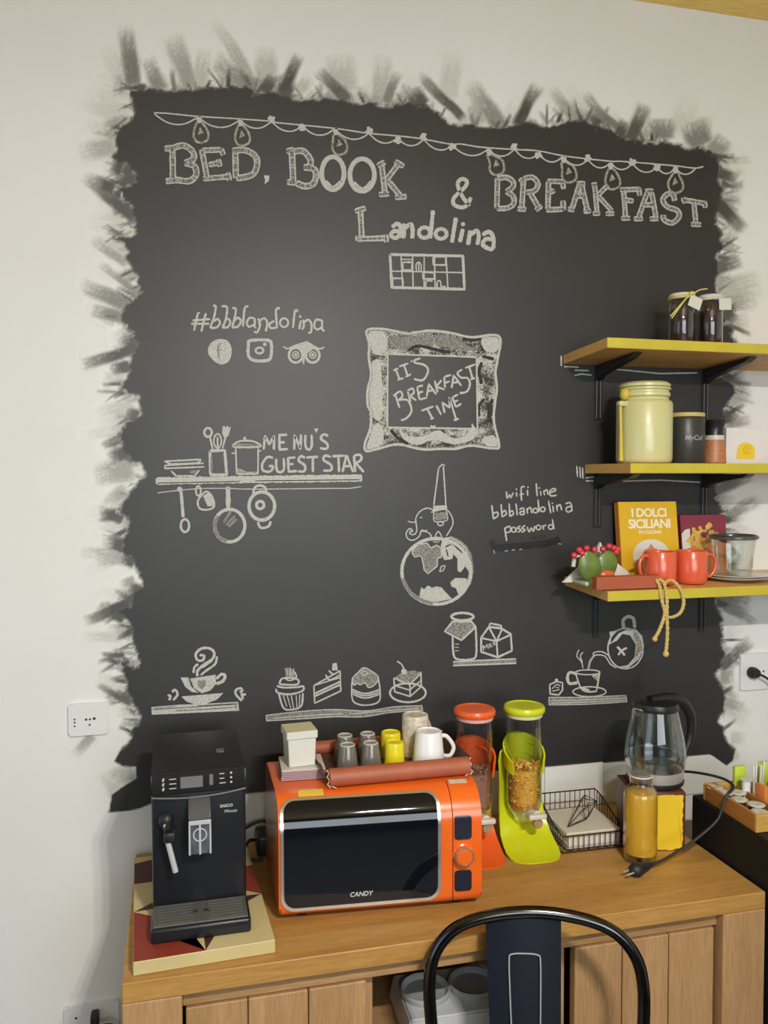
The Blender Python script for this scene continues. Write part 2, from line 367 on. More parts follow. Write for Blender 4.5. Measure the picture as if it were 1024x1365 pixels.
idx = -np.ones(X.shape, int)
quad = (np.maximum.reduce([A[:-1, :-1], A[1:, :-1], A[:-1, 1:], A[1:, 1:]]) > .03)
used = np.zeros(X.shape, bool)
for (a_, b_) in ((0, 0), (1, 0), (0, 1), (1, 1)):
    used[a_:X.shape[0]-1+a_, b_:X.shape[1]-1+b_] |= quad
idx[used] = np.arange(used.sum())
co = np.stack([X[used], np.full(used.sum(), -.0010), Z[used]], -1)
qi, qj = np.nonzero(quad)
faces = np.stack([idx[qi, qj], idx[qi, qj+1], idx[qi+1, qj+1], idx[qi+1, qj]], -1)
me = bpy.data.meshes.new('chalkboard')
me.vertices.add(len(co)); me.vertices.foreach_set('co', co.ravel())
me.loops.add(faces.size); me.loops.foreach_set('vertex_index', faces.ravel())
me.polygons.add(len(faces)); me.polygons.foreach_set('loop_start', np.arange(0, faces.size, 4)); 
me.update(calc_edges=True)
at = me.attributes.new('paint', 'FLOAT', 'POINT'); at.data.foreach_set('value', A[used].astype(np.float32))
BOARDC = (.036, .0345, .0325)
def board_material():
    m = bpy.data.materials.new('blackboard_paint'); m.use_nodes = True; nt = m.node_tree; n = nt.nodes; L = nt.links; b = n['Principled BSDF']
    at = n.new('ShaderNodeAttribute'); at.attribute_name = 'paint'
    tc = n.new('ShaderNodeTexCoord'); nz = n.new('ShaderNodeTexNoise'); nz.inputs['Scale'].default_value = 2.2; nz.inputs['Detail'].default_value = 7; nz.inputs['Distortion'].default_value = 1.2
    L.new(tc.outputs['Object'], nz.inputs['Vector'])
    r = n.new('ShaderNodeValToRGB'); r.color_ramp.elements[0].position = .3; r.color_ramp.elements[1].position = .75
    r.color_ramp.elements[0].color = (.016, .0162, .0170, 1); r.color_ramp.elements[1].color = (.026, .0252, .0240, 1)
    L.new(nz.outputs[0], r.inputs[0])
    g = n.new('ShaderNodeTexNoise'); g.inputs['Scale'].default_value = 260; g.inputs['Detail'].default_value = 2; L.new(tc.outputs['Object'], g.inputs['Vector'])
    ma = n.new('ShaderNodeMath'); ma.operation = 'MULTIPLY_ADD'; ma.inputs[1].default_value = .5; ma.inputs[2].default_value = -.25; L.new(g.outputs[0], ma.inputs[0])
    # fine grain only matters where the brush ran dry
    q = n.new('ShaderNodeMath'); q.operation = 'SUBTRACT'; q.inputs[0].default_value = 1; L.new(at.outputs['Fac'], q.inputs[1])
    q2 = n.new('ShaderNodeMath'); q2.operation = 'MULTIPLY'; L.new(q.outputs[0], q2.inputs[0]); L.new(at.outputs['Fac'], q2.inputs[1])
    q3 = n.new('ShaderNodeMath'); q3.operation = 'MULTIPLY_ADD'; q3.use_clamp = True; q3.inputs[0].default_value = 0
    L.new(q2.outputs[0], q3.inputs[0]); 
    q4 = n.new('ShaderNodeMath'); q4.operation = 'MULTIPLY'; q4.inputs[1].default_value = 3.2; L.new(ma.outputs[0], q4.inputs[0])
    L.new(q4.outputs[0], q3.inputs[1]); L.new(at.outputs['Fac'], q3.inputs[2])
    thin = n.new('ShaderNodeMix'); thin.data_type = 'RGBA'; thin.inputs[6].default_value = (.80, .80, .775, 1); L.new(q3.outputs[0], thin.inputs[0])
    # thinned paint has a slight olive cast over the white wall
    ol = n.new('ShaderNodeMix'); ol.data_type = 'RGBA'; ol.inputs[6].default_value = (.34, .33, .24, 1); L.new(at.outputs['Fac'], ol.inputs[0]); L.new(r.outputs[0], ol.inputs[7])
    L.new(ol.outputs[2], thin.inputs[7]); L.new(thin.outputs[2], b.inputs['Base Color'])
    b.inputs['Roughness'].default_value = .50; b.inputs['Specular IOR Level'].default_value = .62
    return m
m_board = board_material()
board = link('chalkboard', me, m_board)
tag(board, 'black chalkboard area painted on the white wall with ragged brushed edges', 'chalkboard')

# ------------------------------------------------------------------ chalk
def chalk_mat(name, c, base, lo, hi, scale, big=0.):
    m = bpy.data.materials.new(name); m.use_nodes = True; nt = m.node_tree; n = nt.nodes; L = nt.links; b = n['Principled BSDF']
    tc = n.new('ShaderNodeTexCoord'); nz = n.new('ShaderNodeTexNoise'); nz.inputs['Scale'].default_value = scale; nz.inputs['Detail'].default_value = 3
    L.new(tc.outputs['Object'], nz.inputs['Vector']); r = n.new('ShaderNodeValToRGB'); e = r.color_ramp.elements
    e[0].position = lo; e[1].position = hi; e[0].color = (*base, 1); e[1].color = (*c, 1)
    if big:
        n2 = n.new('ShaderNodeTexNoise'); n2.inputs['Scale'].default_value = big; n2.inputs['Detail'].default_value = 4; L.new(tc.outputs['Object'], n2.inputs['Vector'])
        mm = n.new('ShaderNodeMath'); mm.operation = 'MULTIPLY_ADD'; mm.inputs[1].default_value = 1.3; mm.inputs[2].default_value = -.65; L.new(n2.outputs[0], mm.inputs[0])
        m2 = n.new('ShaderNodeMath'); m2.operation = 'ADD'; L.new(mm.outputs[0], m2.inputs[0]); L.new(nz.outputs[0], m2.inputs[1]); L.new(m2.outputs[0], r.inputs[0])
    else: L.new(nz.outputs[0], r.inputs[0])
    L.new(r.outputs[0], b.inputs['Base Color']); b.inputs['Roughness'].default_value = .95; b.inputs['Specular IOR Level'].default_value = .1
    return m
m_ch = chalk_mat('white_chalk', (.60, .59, .545), (.30, .295, .275), .34, .56, 420)
m_so = chalk_mat('smeared_chalk', (.40, .395, .36), (.10, .098, .09), .36, .66, 380)
m_du = chalk_mat('dusty_chalk', (.54, .535, .49), (.06, .058, .054), .38, .66, 300, 22)
m_ye = chalk_mat('yellowish_chalk', (.48, .465, .37), (.16, .155, .125), .36, .62, 300)
m_wet = mat('fresh_black_paint', (.012, .012, .014), .4, noise=.3, nscale=30)
m_bl = chalk_mat('rubbed_gap', (.06, .058, .054), (.036, .035, .033), .3, .6, 200)
CH = [m_ch, m_so, m_du, m_ye, m_wet, m_bl]
class Chalk:
    """strokes of chalk lying on the board; a frame is (x, y, scale) of a close-up view of the wall"""
    def __init__(s, name, label=None, parent=None): s.name, s.label, s.parent, s.bm, s.k = name, label, parent or board, NB(), 0
    def w(s, p, lvl): q = onwall(p[0], p[1], -.0016-.00022*lvl); return s.bm.verts.new(q)
    def fr(s, fx): s.f = fx; return s
    def px(s, P): x, y, k = s.f; return [(x+a*k, y+b*k) for a, b in P]
    def line(s, P, wd, mi=0, lvl=3, curve=True, closed=False, jit=.14):
        P = s.px(P); wd = wd*s.f[2]
        if curve and len(P) > 2: P = catmull(P, 6, closed)
        if closed: P = P+[P[0]]
        Q = [P[0]]                                            # even spacing
        for a, b in zip(P, P[1:]):
            d = math.hypot(b[0]-a[0], b[1]-a[1]); m = max(1, int(d/2.2))
            for i in range(1, m+1): Q.append((a[0]+(b[0]-a[0])*i/m, a[1]+(b[1]-a[1])*i/m))
        n = len(Q); lvl = lvl+(s.k % 31)*.035; s.k += 1; prev = None
        for i in range(n):
            a, b = Q[max(i-1, 0)], Q[min(i+1, n-1)]; dx, dy = b[0]-a[0], b[1]-a[1]; l = math.hypot(dx, dy) or 1
            h = wd/2*(1+random.uniform(-jit, jit))
            if not closed and i in (0, n-1): h *= .7
            l1 = s.w((Q[i][0]-dy/l*h, Q[i][1]+dx/l*h), lvl); r1 = s.w((Q[i][0]+dy/l*h, Q[i][1]-dx/l*h), lvl)
            if prev:
                f = s.bm.faces.new((prev[0], l1, r1, prev[1])); f.material_index = mi
            prev = (l1, r1)
    def lines(s, Ps, wd, **k):
        for P in Ps: s.line(P, wd, **k)
    def fill(s, P, mi=0, lvl=1, curve=False):
        P = s.px(P); P = catmull(P, 5, True) if curve else P
        vs = [s.w(p, lvl+(s.k % 31)*.03) for p in P]; s.k += 1
        f = s.bm.faces.new(vs); f.material_index = mi; f.normal_update(); bmesh.ops.triangulate(s.bm, faces=[f], ngon_method='EAR_CLIP')
    def ell(s, cx, cy, rx, ry, wd, mi=0, lvl=3, n=16): s.line([(cx+rx*math.cos(2*PI*i/n), cy+ry*math.sin(2*PI*i/n)) for i in range(n)], wd, mi, lvl, True, True)
    def disc(s, cx, cy, r, mi=0, lvl=2, ry=None): s.fill([(cx+r*math.cos(2*PI*i/14), cy+(ry or r)*math.sin(2*PI*i/14)) for i in range(14)], mi, lvl)
    def slab(s, Ps, wd, edge=11, mi=1, hatch=True, curve=True, closed=False):
        for P in Ps: s.line(P, wd+edge, 0, 1.0, curve, closed, .06)
        for P in Ps: s.line(P, max(4, wd-edge), mi, 2.0, curve, closed, .06)
        if not hatch: return
        for P in Ps:
            Q = catmull(P, 6, closed) if curve and len(P) > 2 else catmull(P[:2], 12)
            acc = 0
            for a, b in zip(Q, Q[1:]):
                d = math.hypot(b[0]-a[0], b[1]-a[1]); acc += d
                if acc > 15 and d > 0:
                    acc = 0; nx, ny = -(b[1]-a[1])/d, (b[0]-a[0])/d; h = (wd-edge)/2*.9
                    mx_, my_ = (a[0]+b[0])/2, (a[1]+b[1])/2; sk = random.uniform(-4, 4)
                    s.line([(mx_-nx*h+sk, my_-ny*h), (mx_+nx*h-sk, my_+ny*h)], 6, 5 if random.random() < .55 else 0, 3, False)
    def done(s):
        me = bpy.data.meshes.new(s.name); s.bm.to_mesh(me); s.bm.free()
        me.flip_normals() if me.polygons and me.polygons[0].normal.y > 0 else None
        o = link(s.name, me, CH, s.parent)
        if s.label: o['label'] = s.label
        return o
fA, fB, fC, fD, fE, fF, fG, fH, fI, fJ, fK, fL, fM, fN, fO, fP, fQ, f1 = (195,140,.166),(365,160,.18555),(550,175,.166),(650,180,.166),(790,190,.166),(465,265,.2051),(245,395,.1953),(200,560,.1465),(330,560,.166),(480,430,.1953),(520,610,.12695),(520,700,.12695),(640,630,.1367),(190,850,.1465),(350,870,.2246),(720,810,.1465),(580,800,.293),(0,0,1)

# heading
c = Chalk('heading_word', 'hollow hatched chalk capitals reading BED,')
c.fr(fA); W = 40
c.slab([[(210,350),(215,590)],[(145,350),(230,345)],[(155,612),(265,600)],[(215,345),(300,325),(370,370),(380,430),(310,465)],[(310,465),(385,490),(400,560),(345,610),(240,600)]], W)
c.slab([[(445,355),(490,590)],[(445,365),(600,358)],[(600,350),(622,405)],[(500,480),(580,465)],[(578,435),(592,495)],[(455,592),(660,575)],[(655,540),(668,610)]], 34)
c.slab([[(715,360),(720,590)],[(690,365),(800,365),(875,410),(890,480),(850,560),(720,590)]], W)
c.fill([(945,565),(990,565),(985,610),(950,635),(955,605)])
c.done(); c = Chalk('heading_word', 'hollow hatched chalk capitals reading BOOK'); c.fr(fB); W = 36
c.slab([[(130,225),(140,440)],[(90,225),(150,215)],[(95,445),(160,450)],[(150,225),(215,225),(265,290),(250,335),(215,340)],[(215,340),(285,350),(305,400),(280,460),(220,475),(160,450)]], W)
c.slab([[(425+80*math.cos(t/8*PI),382+118*math.sin(t/8*PI)) for t in range(16)]], 24, 10, 0, False, True, True)
c.slab([[(635+88*math.cos(t/8*PI),395+116*math.sin(t/8*PI)) for t in range(16)]], 24, 10, 0, False, True, True)
c.slab([[(370,440),(425,490),(490,440)],[(570,450),(640,500),(710,440)]], 22)
c.slab([[(775,320),(800,530)],[(745,330),(800,300)],[(755,535),(830,530)],[(810,430),(900,310)],[(870,295),(935,335)],[(825,440),(910,545)],[(870,555),(955,550)]], 30)
c.done(); c = Chalk('heading_ampersand', 'round chalk ampersand'); c.fr(fC); c.slab([[(470,530),(440,590),(395,612),(335,590),(328,545),(365,500),(420,450),(438,405),(400,382),(365,410),(370,455),(405,530),(460,600)]], 24, 8, 0, False)
c.done(); c = Chalk('heading_word', 'hollow hatched chalk capitals reading BREAKFAST'); c.fr(fD); W = 33
c.slab([[(80,345),(75,590)],[(80,350),(150,340),(205,375),(200,420),(150,455)],[(150,455),(205,490),(210,550),(160,585),(75,590)]], W)
c.slab([[(290,350),(275,590)],[(240,592),(310,597)],[(257,380),(290,350)],[(290,350),(360,340),(405,390),(380,445),(310,460)],[(345,470),(410,580)],[(385,605),(435,565)]], W)
c.slab([[(490,370),(485,600)],[(480,370),(610,375)],[(605,375),(610,435)],[(500,460),(540,445)],[(470,602),(610,595)],[(605,525),(612,605)]], W)
c.slab([[(740,395),(680,590)],[(755,395),(800,600)],[(715,390),(785,390)],[(710,490),(785,490)],[(645,592),(700,602)],[(770,612),(830,607)]], W)
c.slab([[(860,395),(880,620)],[(835,402),(880,395)],[(845,630),(905,630)],[(890,480),(970,400)],[(890,490),(1000,610)],[(950,632),(1020,630)]], 29)
c.fr(fE)
c.slab([[(250,385),(265,600)],[(220,380),(385,375)],[(370,360),(380,430)],[(260,460),(330,470)],[(230,607),(305,607)]], 31)
c.slab([[(440,400),(370,600)],[(475,400),(510,600)],[(410,500),(490,500)],[(420,390),(490,390)],[(330,612),(405,612)],[(460,612),(535,612)]], 31)
c.slab([[(660,470),(645,415),(600,415),(565,460),(600,515),(680,545),(695,595),(640,645),(575,620),(570,580)]], 33)
c.slab([[(730,460),(910,490)],[(728,440),(742,488)],[(900,470),(905,525)],[(815,490),(830,640)],[(790,655),(875,660)]], 31)
c.done()

# string of light bulbs
c = Chalk('string_light_drawing', 'chalk garland of small flowers and hanging bulbs'); c.fr(f1)
c.line([(205,150.5),(222,151),(262,155),(311,158),(361,161.6),(365,163),(445,171),(491,177.6),(552,183.5),(600,192),(615,192),(640,196),(685,199.2),(717,201),(750,207.5),(783,211.7),(816,215),(827,215),(860,217.5),(900,221),(926,224),(938,222)], 1.9)
nodes = [(206,152),(264,156),(320,160),(362,162),(403,168),(446,172),(492,178),(530,184),(565,186),(603,194),(651,199),(686,199),(718,205),(750,209),(784,213),(814,217),(843,218),(876,223),(900,224),(928,224)]
for (a, b) in zip(nodes, nodes[1:]):
    L_ = b[0]-a[0]; sg = min(12, 5+L_*.12)
    c.line([a, (a[0]+L_*.25, (a[1]*3+b[1])/4+sg*.75), ((a[0]+b[0])/2, (a[1]+b[1])/2+sg), (a[0]+L_*.75, (a[1]+b[1]*3)/4+sg*.75), b], 1.9)
for (x, y) in ((362,159),(403,170),(492,174),(530,187),(565,182.5),(603,196),(686,196),(718,207),(783.7,211),(843,215.7),(875.6,223)):
    for k in range(5):
        t = 2*PI*k/5+random.random(); c.fr((x+3.2*math.cos(t), y+3.2*math.sin(t), 1)); c.disc(0, 0, 2.3, 0, 4)
    c.fr((x, y, 1)); c.disc(0, 0, 2.6, 0, 4)
garland = c.done()
for (x, y, dx) in ((264.7,155,2),(320,159,2),(446.6,171,5),(651,198,10),(750.5,208,7),(813.6,217,2),(900.5,222,-1)):
    c = Chalk('bulb_drawing', None, garland); c.fr((x, y, 1))
    c.line([(0, 0), (1+dx*.2, 9)], 7); c.line([(-2,8),(-8+dx,19),(-8+dx,28),(-4+dx,34),(3+dx,35),(10+dx,31),(11+dx,23),(7+dx,14),(4,8)], 3, 3)
    c.fill([(dx,14),(5+dx,22),(-3+dx,25)], 3, 2); c.done()

c = Chalk('name_lettering', 'bold chalk name written beneath the heading'); c.fr(fF)
c.slab([[(75,70),(85,250)],[(40,82),(110,60)],[(55,262),(240,255)],[(240,232),(245,285)],[(60,240),(60,275)]], 26)
c.lines([[(282,185),(315,162),(338,190),(330,255)],[(332,212),(290,212),(275,240),(305,255),(332,235)],[(358,160),(357,258)],[(362,195),(400,165),(415,200),(412,258)],[(548,75),(530,258)],[(697,122),(670,285)],[(742,195),(722,282)],[(790,205),(775,300)],[(785,240),(832,208),(845,245),(835,300)],[(868,235),(915,215),(942,260),(938,325)],[(935,265),(890,262),(872,300),(920,328),(938,320)]], 27)
c.ell(492,220,36,34,25); c.ell(600,228,36,32,25); c.disc(743,165,14,0,3); c.done()

c = Chalk('shelf_unit_drawing', 'chalk sketch of a gridded shelf unit'); c.fr(fF)
k = dict(curve=False)
c.line([(268,362),(742,372),(752,588),(280,576),(268,362)], 18, **k)
c.lines([[(275,470),(745,480)],[(340,370),(350,575)],[(415,372),(418,577)],[(490,380),(490,577)],[(557,372),(562,582)],[(632,372),(645,585)],[(345,392),(412,395)]], 9, **k)
c.lines([[(283,517),(350,517),(352,573),(285,573),(283,517)],[(350,412),(412,412),(412,464),(352,464),(350,412)],[(483,477),(557,480),(557,522),(483,520),(483,477)],[(550,376),(632,376),(632,430),(550,430),(550,376)]], 12, **k)
c.lines([[(440,470),(438,430),(455,412),(470,430),(470,470)],[(455,415),(455,470)],[(575,580),(575,540),(595,535),(600,580)],[(605,570),(632,570)],[(500,575),(505,535),(545,535)]], 9); c.done()

c = Chalk('hashtag_lettering', 'looping chalk hashtag line'); c.fr(fG)
c.lines([[(95,120),(70,235)],[(150,115),(120,240)],[(60,165),(180,155)],[(50,187),(175,187)],[(90,118),(110,112)],[(145,118),(155,135)],
 [(200,64),(218,70),(207,140),(180,215)],[(180,215),(225,212),(248,180),(230,155),(205,172)],[(258,68),(295,75),(288,150),(265,215)],[(262,213),(300,210),(318,175),(300,152),(280,172)],[(330,80),(355,88),(347,150),(330,212)],[(330,213),(370,205),(390,170),(370,147),(345,167)],
 [(442,68),(415,85),(405,207)],[(485,152),(450,147),(430,180),(445,207),(478,195)],[(485,150),(485,207),(495,210)],[(508,150),(520,200),(500,245),(480,240)],[(515,170),(548,150),(570,180),(560,240)],[(620,167),(585,190),(595,217),(640,212)],[(657,82),(630,95),(637,215)],[(780,105),(760,100),(745,217)],[(800,165),(787,225)],[(815,160),(820,200),(807,227)],[(820,178),(850,160),(870,185),(870,240),(850,250)],[(945,167),(905,160),(890,200),(910,227),(942,210)],[(945,165),(945,225),(962,236)]], 15)
c.ell(685,180,28,30,14); c.disc(795,138,9,0,3); c.done()
c = Chalk('disc_icon', 'filled round chalk icon'); c.fr(fG)
c.fill([(165,380),(185,320),(240,292),(300,305),(328,365),(310,440),(260,465),(205,440)], 0, 1, True); c.lines([[(255,320),(235,345),(240,420)],[(222,370),(258,365)]], 9, mi=1)
c.done(); c = Chalk('camera_icon', 'chalk camera square icon'); c.fr(fG)
c.line([(455,302),(575,300),(598,330),(595,410),(568,438),(482,438),(442,405),(442,330)], 22, closed=True); c.ell(517,370,26,20,15); c.disc(553,328,13,0,3)
c.done(); c = Chalk('owl_icon', 'chalk owl face icon'); c.fr(fG)
c.fill([(706,355),(760,330),(842,305),(890,335),(928,355),(885,358),(830,400),(825,440),(820,470),(806,440),(805,395),(780,358)], 0, 1)
c.lines([[(680,342),(705,357),(735,352)],[(960,348),(930,358),(895,352)]], 11)
for x in (764, 880): c.ell(x,402,46,50,17); c.ell(x,400,22,22,9); c.disc(x,400,12)
c.done()

# kitchen shelf picture
c = Chalk('kitchen_shelf_drawing', 'chalk shelf with plates, utensil jar and pot, pans hanging below'); c.fr(fH)
c.lines([[(130,375),(465,358)],[(130,375),(190,400),(420,392),(468,368)],[(135,412),(490,392)],[(130,440),(495,425)]], 15, curve=False); c.lines([[(140,405),(135,440)],[(190,460),(240,510)],[(450,455),(405,508)],[(240,508),(400,508)]], 16, curve=False); c.fill([(360,462),(445,455),(420,492),(370,485)], 1, 1)
c.line([(545,280),(680,275),(698,498),(552,498),(545,280)], 27, curve=False); c.line([(560,330),(560,480)], 20, curve=False, mi=1)
c.ell(528,112,34,40,22); c.line([(545,150),(570,265)], 18); c.ell(615,190,34,64,15); c.line([(615,150),(615,265)], 16); c.fill([(660,60),(675,50),(690,70),(705,48),(720,68),(737,60),(715,140),(682,168),(658,130)], 0, 2); c.line([(688,150),(660,258)], 17)
c.line([(755,240),(800,197),(870,187),(950,197),(1008,238),(860,248)], 17, closed=True); c.line([(775,225),(1000,225)], 26, mi=1, lvl=1); c.disc(862,165,14,0,3); c.lines([[(780,258),(788,490)],[(985,255),(982,490)],[(788,492),(982,490)]], 15, curve=False); c.lines([[(742,303),(775,300)],[(985,280),(1015,280)]], 16, curve=False)
c.fill([(790,435),(830,445),(880,470),(978,468),(978,492),(790,492)], 3, 1)
c.fr(f1); c.line([(207.5,641.3),(330,639.2),(483,637.2)], 9.5, curve=False); c.line([(210,644),(320,641.8)], 1.2, 5, 5, False); c.line([(340,641),(480,639.5)], 1.2, 5, 5, False)
c.line([(210,657.5),(218,656),(262,651.6),(303,651),(336,652),(446,651),(465,651),(482,648.5)], 1.3)
c.fr(fH); c.disc(270,630,24,0,4); c.line([(282,640),(302,885)], 28); c.ell(318,960,38,58,22)
c.ell(440,645,22,44,17); c.line([(470,682),(435,740),(450,800),(510,817),(580,790),(570,705),(520,650)], 18, closed=True); c.fill([(482,690),(530,660),(572,720),(572,780),(525,785)], 0, 1)
c.line([(710,605),(712,800)], 42); c.line([(712,615),(712,625)], 16, mi=5, lvl=5); c.ell(725,960,138,148,30, n=24); c.line([(620,870),(590,960),(625,1060),(700,1100)], 34, mi=1); c.lines([[(735,830),(670,935)],[(775,870),(690,955)],[(790,900),(715,970)]], 24, mi=1)
c.fr(fI); c.ell(115,690,103,113,27, n=24); c.ell(102,682,30,30,24); c.line([(45,592),(60,540),(100,525),(140,540),(152,582)], 20); c.line([(82,818),(100,858),(130,866),(172,850),(185,812)], 20); c.done()
c = Chalk('menu_lettering', "chalk capitals reading MENU'S GUEST STAR"); c.fr(fI)
c.lines([[(130,238),(140,125),(175,195),(213,125),(212,238)],[(255,118),(257,238)],[(250,120),(320,118)],[(255,180),(300,178)],[(250,238),(325,232)],[(375,238),(378,120),(425,232),(430,115)]], 20, curve=False)
c.lines([[(465,118),(465,205),(490,238),(515,210),(515,115)],[(648,128),(612,115),(590,150),(640,190),(635,230),(582,225)],[(205,305),(160,297),(120,350),(125,403),(180,413),(205,375),(172,368)],[(230,310),(235,400),(268,418),(293,390),(290,305)],[(462,305),(430,290),(410,325),(460,365),(455,410),(405,410)],[(668,297),(625,285),(610,320),(670,360),(670,402),(608,405)],[(855,285),(905,280),(912,318),(870,345)]], 20)
c.lines([[(325,300),(330,415)],[(320,305),(385,300)],[(328,355),(370,352)],[(325,415),(398,408)],[(472,300),(568,295)],[(525,300),(525,418)],[(680,290),(782,285)],[(730,290),(735,418)],[(795,280),(763,418)],[(795,280),(848,418)],[(780,370),(830,370)],[(855,285),(865,418)],[(870,345),(935,418)]], 20, curve=False)
c.fill([(535,68),(570,68),(550,105)]); c.done()

# ornate frame
c = Chalk('picture_frame_drawing', "chalk drawing of an ornate frame around IT'S BREAKFAST TIME"); c.fr(fJ)
outp = [(45,55),(140,42),(250,60),(330,75),(470,55),(620,70),(760,100),(948,92),(940,250),(925,340),(935,450),(920,560),(915,680),(950,840),(900,858),(760,840),(650,862),(560,862),(420,865),(260,832),(120,862),(45,878),(32,830),(70,720),(75,620),(52,560),(52,460),(75,350),(58,230),(65,150)]
inn = [(190,215),(340,220),(500,225),(650,230),(795,237),(797,360),(799,480),(800,600),(802,725),(650,722),(500,720),(340,718),(187,715),(188,590),(188,460),(189,340)]
c.fill([(45,55),(250,60),(470,55),(620,70),(790,100),(948,92),(795,237),(190,215)], 2, .6); c.fill([(948,92),(925,340),(920,560),(915,680),(950,840),(802,725),(795,237)], 2, .7); c.fill([(950,840),(760,840),(560,860),(420,862),(260,832),(45,878),(187,715),(802,725)], 2, .8); c.fill([(45,878),(70,720),(55,560),(75,350),(58,230),(45,55),(190,215),(187,715)], 2, .9)
c.line(outp, 16, 0, 3, True, True); c.line([(x*.985+8, y*.975+12) for x, y in outp], 9, 1, 2.5, True, True)
c.line(inn, 11, 0, 3, False, True)
for P in ([(60,70),(150,55),(190,130),(165,205),(90,210)], [(830,110),(940,100),(935,195),(855,190)], [(48,862),(150,830),(155,720),(110,690),(75,760)], [(830,800),(910,770),(945,840),(880,850)], [(75,290),(140,280),(150,640),(85,640),(65,500)]): c.fill(P, 0, 1.6, True)
c.fill([(275,738),(330,775),(430,775),(530,735),(590,765),(650,790),(720,770),(775,700),(780,790),(650,830),(500,800),(400,835),(300,800)], 0, 1.7, True)
c.fill([(200,100),(330,95),(480,85),(500,160),(420,170),(330,190),(220,170)], 1, 1.4, True); c.fill([(520,90),(640,100),(740,160),(800,180),(690,195),(600,165),(520,160)], 1, 1.4, True)
c.lines([[(700,108),(760,118),(830,112)],[(330,190),(400,160),(520,185),(620,205)],[(210,730),(250,780),(330,830)],[(830,270),(815,330),(830,420)],[(850,520),(812,570),(810,640)],[(905,520),(880,600),(895,690)],[(835,230),(915,250)]], 22, mi=5, lvl=2.2)
c.lines([[(320,210),(335,215)],[(480,705),(500,712),(515,705)],[(765,690),(770,720)]], 12)
t = 14
c.lines([[(245,320),(270,388)],[(228,327),(262,312)],[(255,392),(298,378)],[(268,300),(330,278)],[(300,290),(325,365)],[(310,370),(350,352)],[(345,268),(356,260)],[(240,490),(270,582)],[(325,465),(345,542)],[(340,500),(385,532)],[(390,440),(405,525)],[(390,440),(430,428)],[(395,482),(430,470)],[(405,525),(458,513)],[(455,505),(470,420),(522,492)],[(460,467),(505,462)],[(510,395),(530,477)],[(557,393),(520,437),(577,457)],[(575,370),(580,447)],[(575,370),(622,357)],[(580,412),(612,400)],[(625,447),(640,360),(692,432)],[(635,412),(672,405)],[(718,310),(788,285)],[(745,300),(770,387)],[(755,388),(785,378)],[(418,602),(502,572)],[(460,590),(495,657)],[(480,660),(505,650)],[(520,565),(555,630)],[(578,617),(562,545),(612,582),(610,510),(657,665)],[(640,668),(675,655)],[(630,510),(655,577)],[(630,510),(670,490)],[(640,542),(670,530)],[(655,577),(692,553)]], t, curve=False)
c.lines([[(412,243),(372,258),(378,275),(440,290),(465,330),(430,392),(368,385)],[(228,502),(272,470),(290,500),(260,532)],[(258,530),(325,530),(352,600),(320,650),(280,668)],[(322,467),(358,450),(367,480),(335,502)],[(697,320),(665,345),(690,375),(735,380),(750,420),(730,470),(680,482)]], t); c.done()

# elephant carrying an obelisk, standing on a globe
c = Chalk('elephant_drawing', 'chalk line drawing of an elephant carrying an obelisk'); c.fr(fK)
c.lines([[(510,110),(460,500)],[(510,110),(550,70),(577,85)],[(560,90),(587,500)]], 15, curve=False); c.fill([(453,505),(597,500),(602,542),(455,560)], 0, 2)
c.lines([[(457,565),(440,542),(380,532),(310,570),(270,645),(282,755),(258,805),(210,800),(213,772),(240,782)],[(240,770),(213,745),(180,770),(170,820),(200,860),(260,862),(310,820),(330,765),(370,775),(420,800),(435,842)],[(430,575),(500,555),(585,545),(640,600),(662,680),(640,745),(590,825)],[(470,842),(490,792),(515,780),(545,835)],[(322,765),(355,775),(390,762)]], 13)
c.line([(460,570),(460,650),(490,675),(595,660),(600,600),(590,560)], 12); c.fill([(468,580),(588,570),(592,645),(490,660),(468,640)], 1, 1); c.ell(530,692,30,22,13); c.line([(185,668),(240,680),(282,668)], 12); c.line([(312,630),(340,628)], 14); c.done()
c = Chalk('globe_drawing', 'chalk globe with shaded continents'); c.fr(fL)
c.ell(487,485,362,345,34, n=32); c.line([(620,135),(740,190),(830,310),(850,480),(825,620)], 50, mi=1, lvl=2); c.line([(130,560),(200,690),(320,780),(450,825)], 40, mi=1, lvl=4)
af = [(240,260),(300,200),(390,190),(430,240),(490,210),(540,240),(540,340),(500,345),(495,430),(400,510),(360,470),(335,340),(310,320),(260,335),(235,300)]
asia = [(560,140),(640,130),(740,190),(810,260),(830,480),(790,420),(740,490),(715,480),(715,350),(660,290),(650,350),(570,360),(545,270),(540,210)]
au = [(640,600),(690,560),(790,565),(820,590),(780,680),(720,720),(700,660),(650,640)]
an = [(310,770),(330,660),(360,680),(400,640),(440,665),(490,650),(540,660),(570,700),(640,770),(500,800),(400,800)]
for P, mi in ((af, 1), (asia, 0), (au, 0), (an, 0)): c.fill(P, mi, 1.2); c.line(P, 13, 0, 3, False, True)
c.lines([[(580,230),(640,200)],[(640,180),(760,290)],[(590,250),(610,330)]], 14, mi=5, lvl=2.5); c.line([(520,490),(540,430),(580,425),(560,475)], 12, closed=True, curve=False); c.fill([(440,165),(530,155),(510,190),(460,185)], 1, 1); c.done()

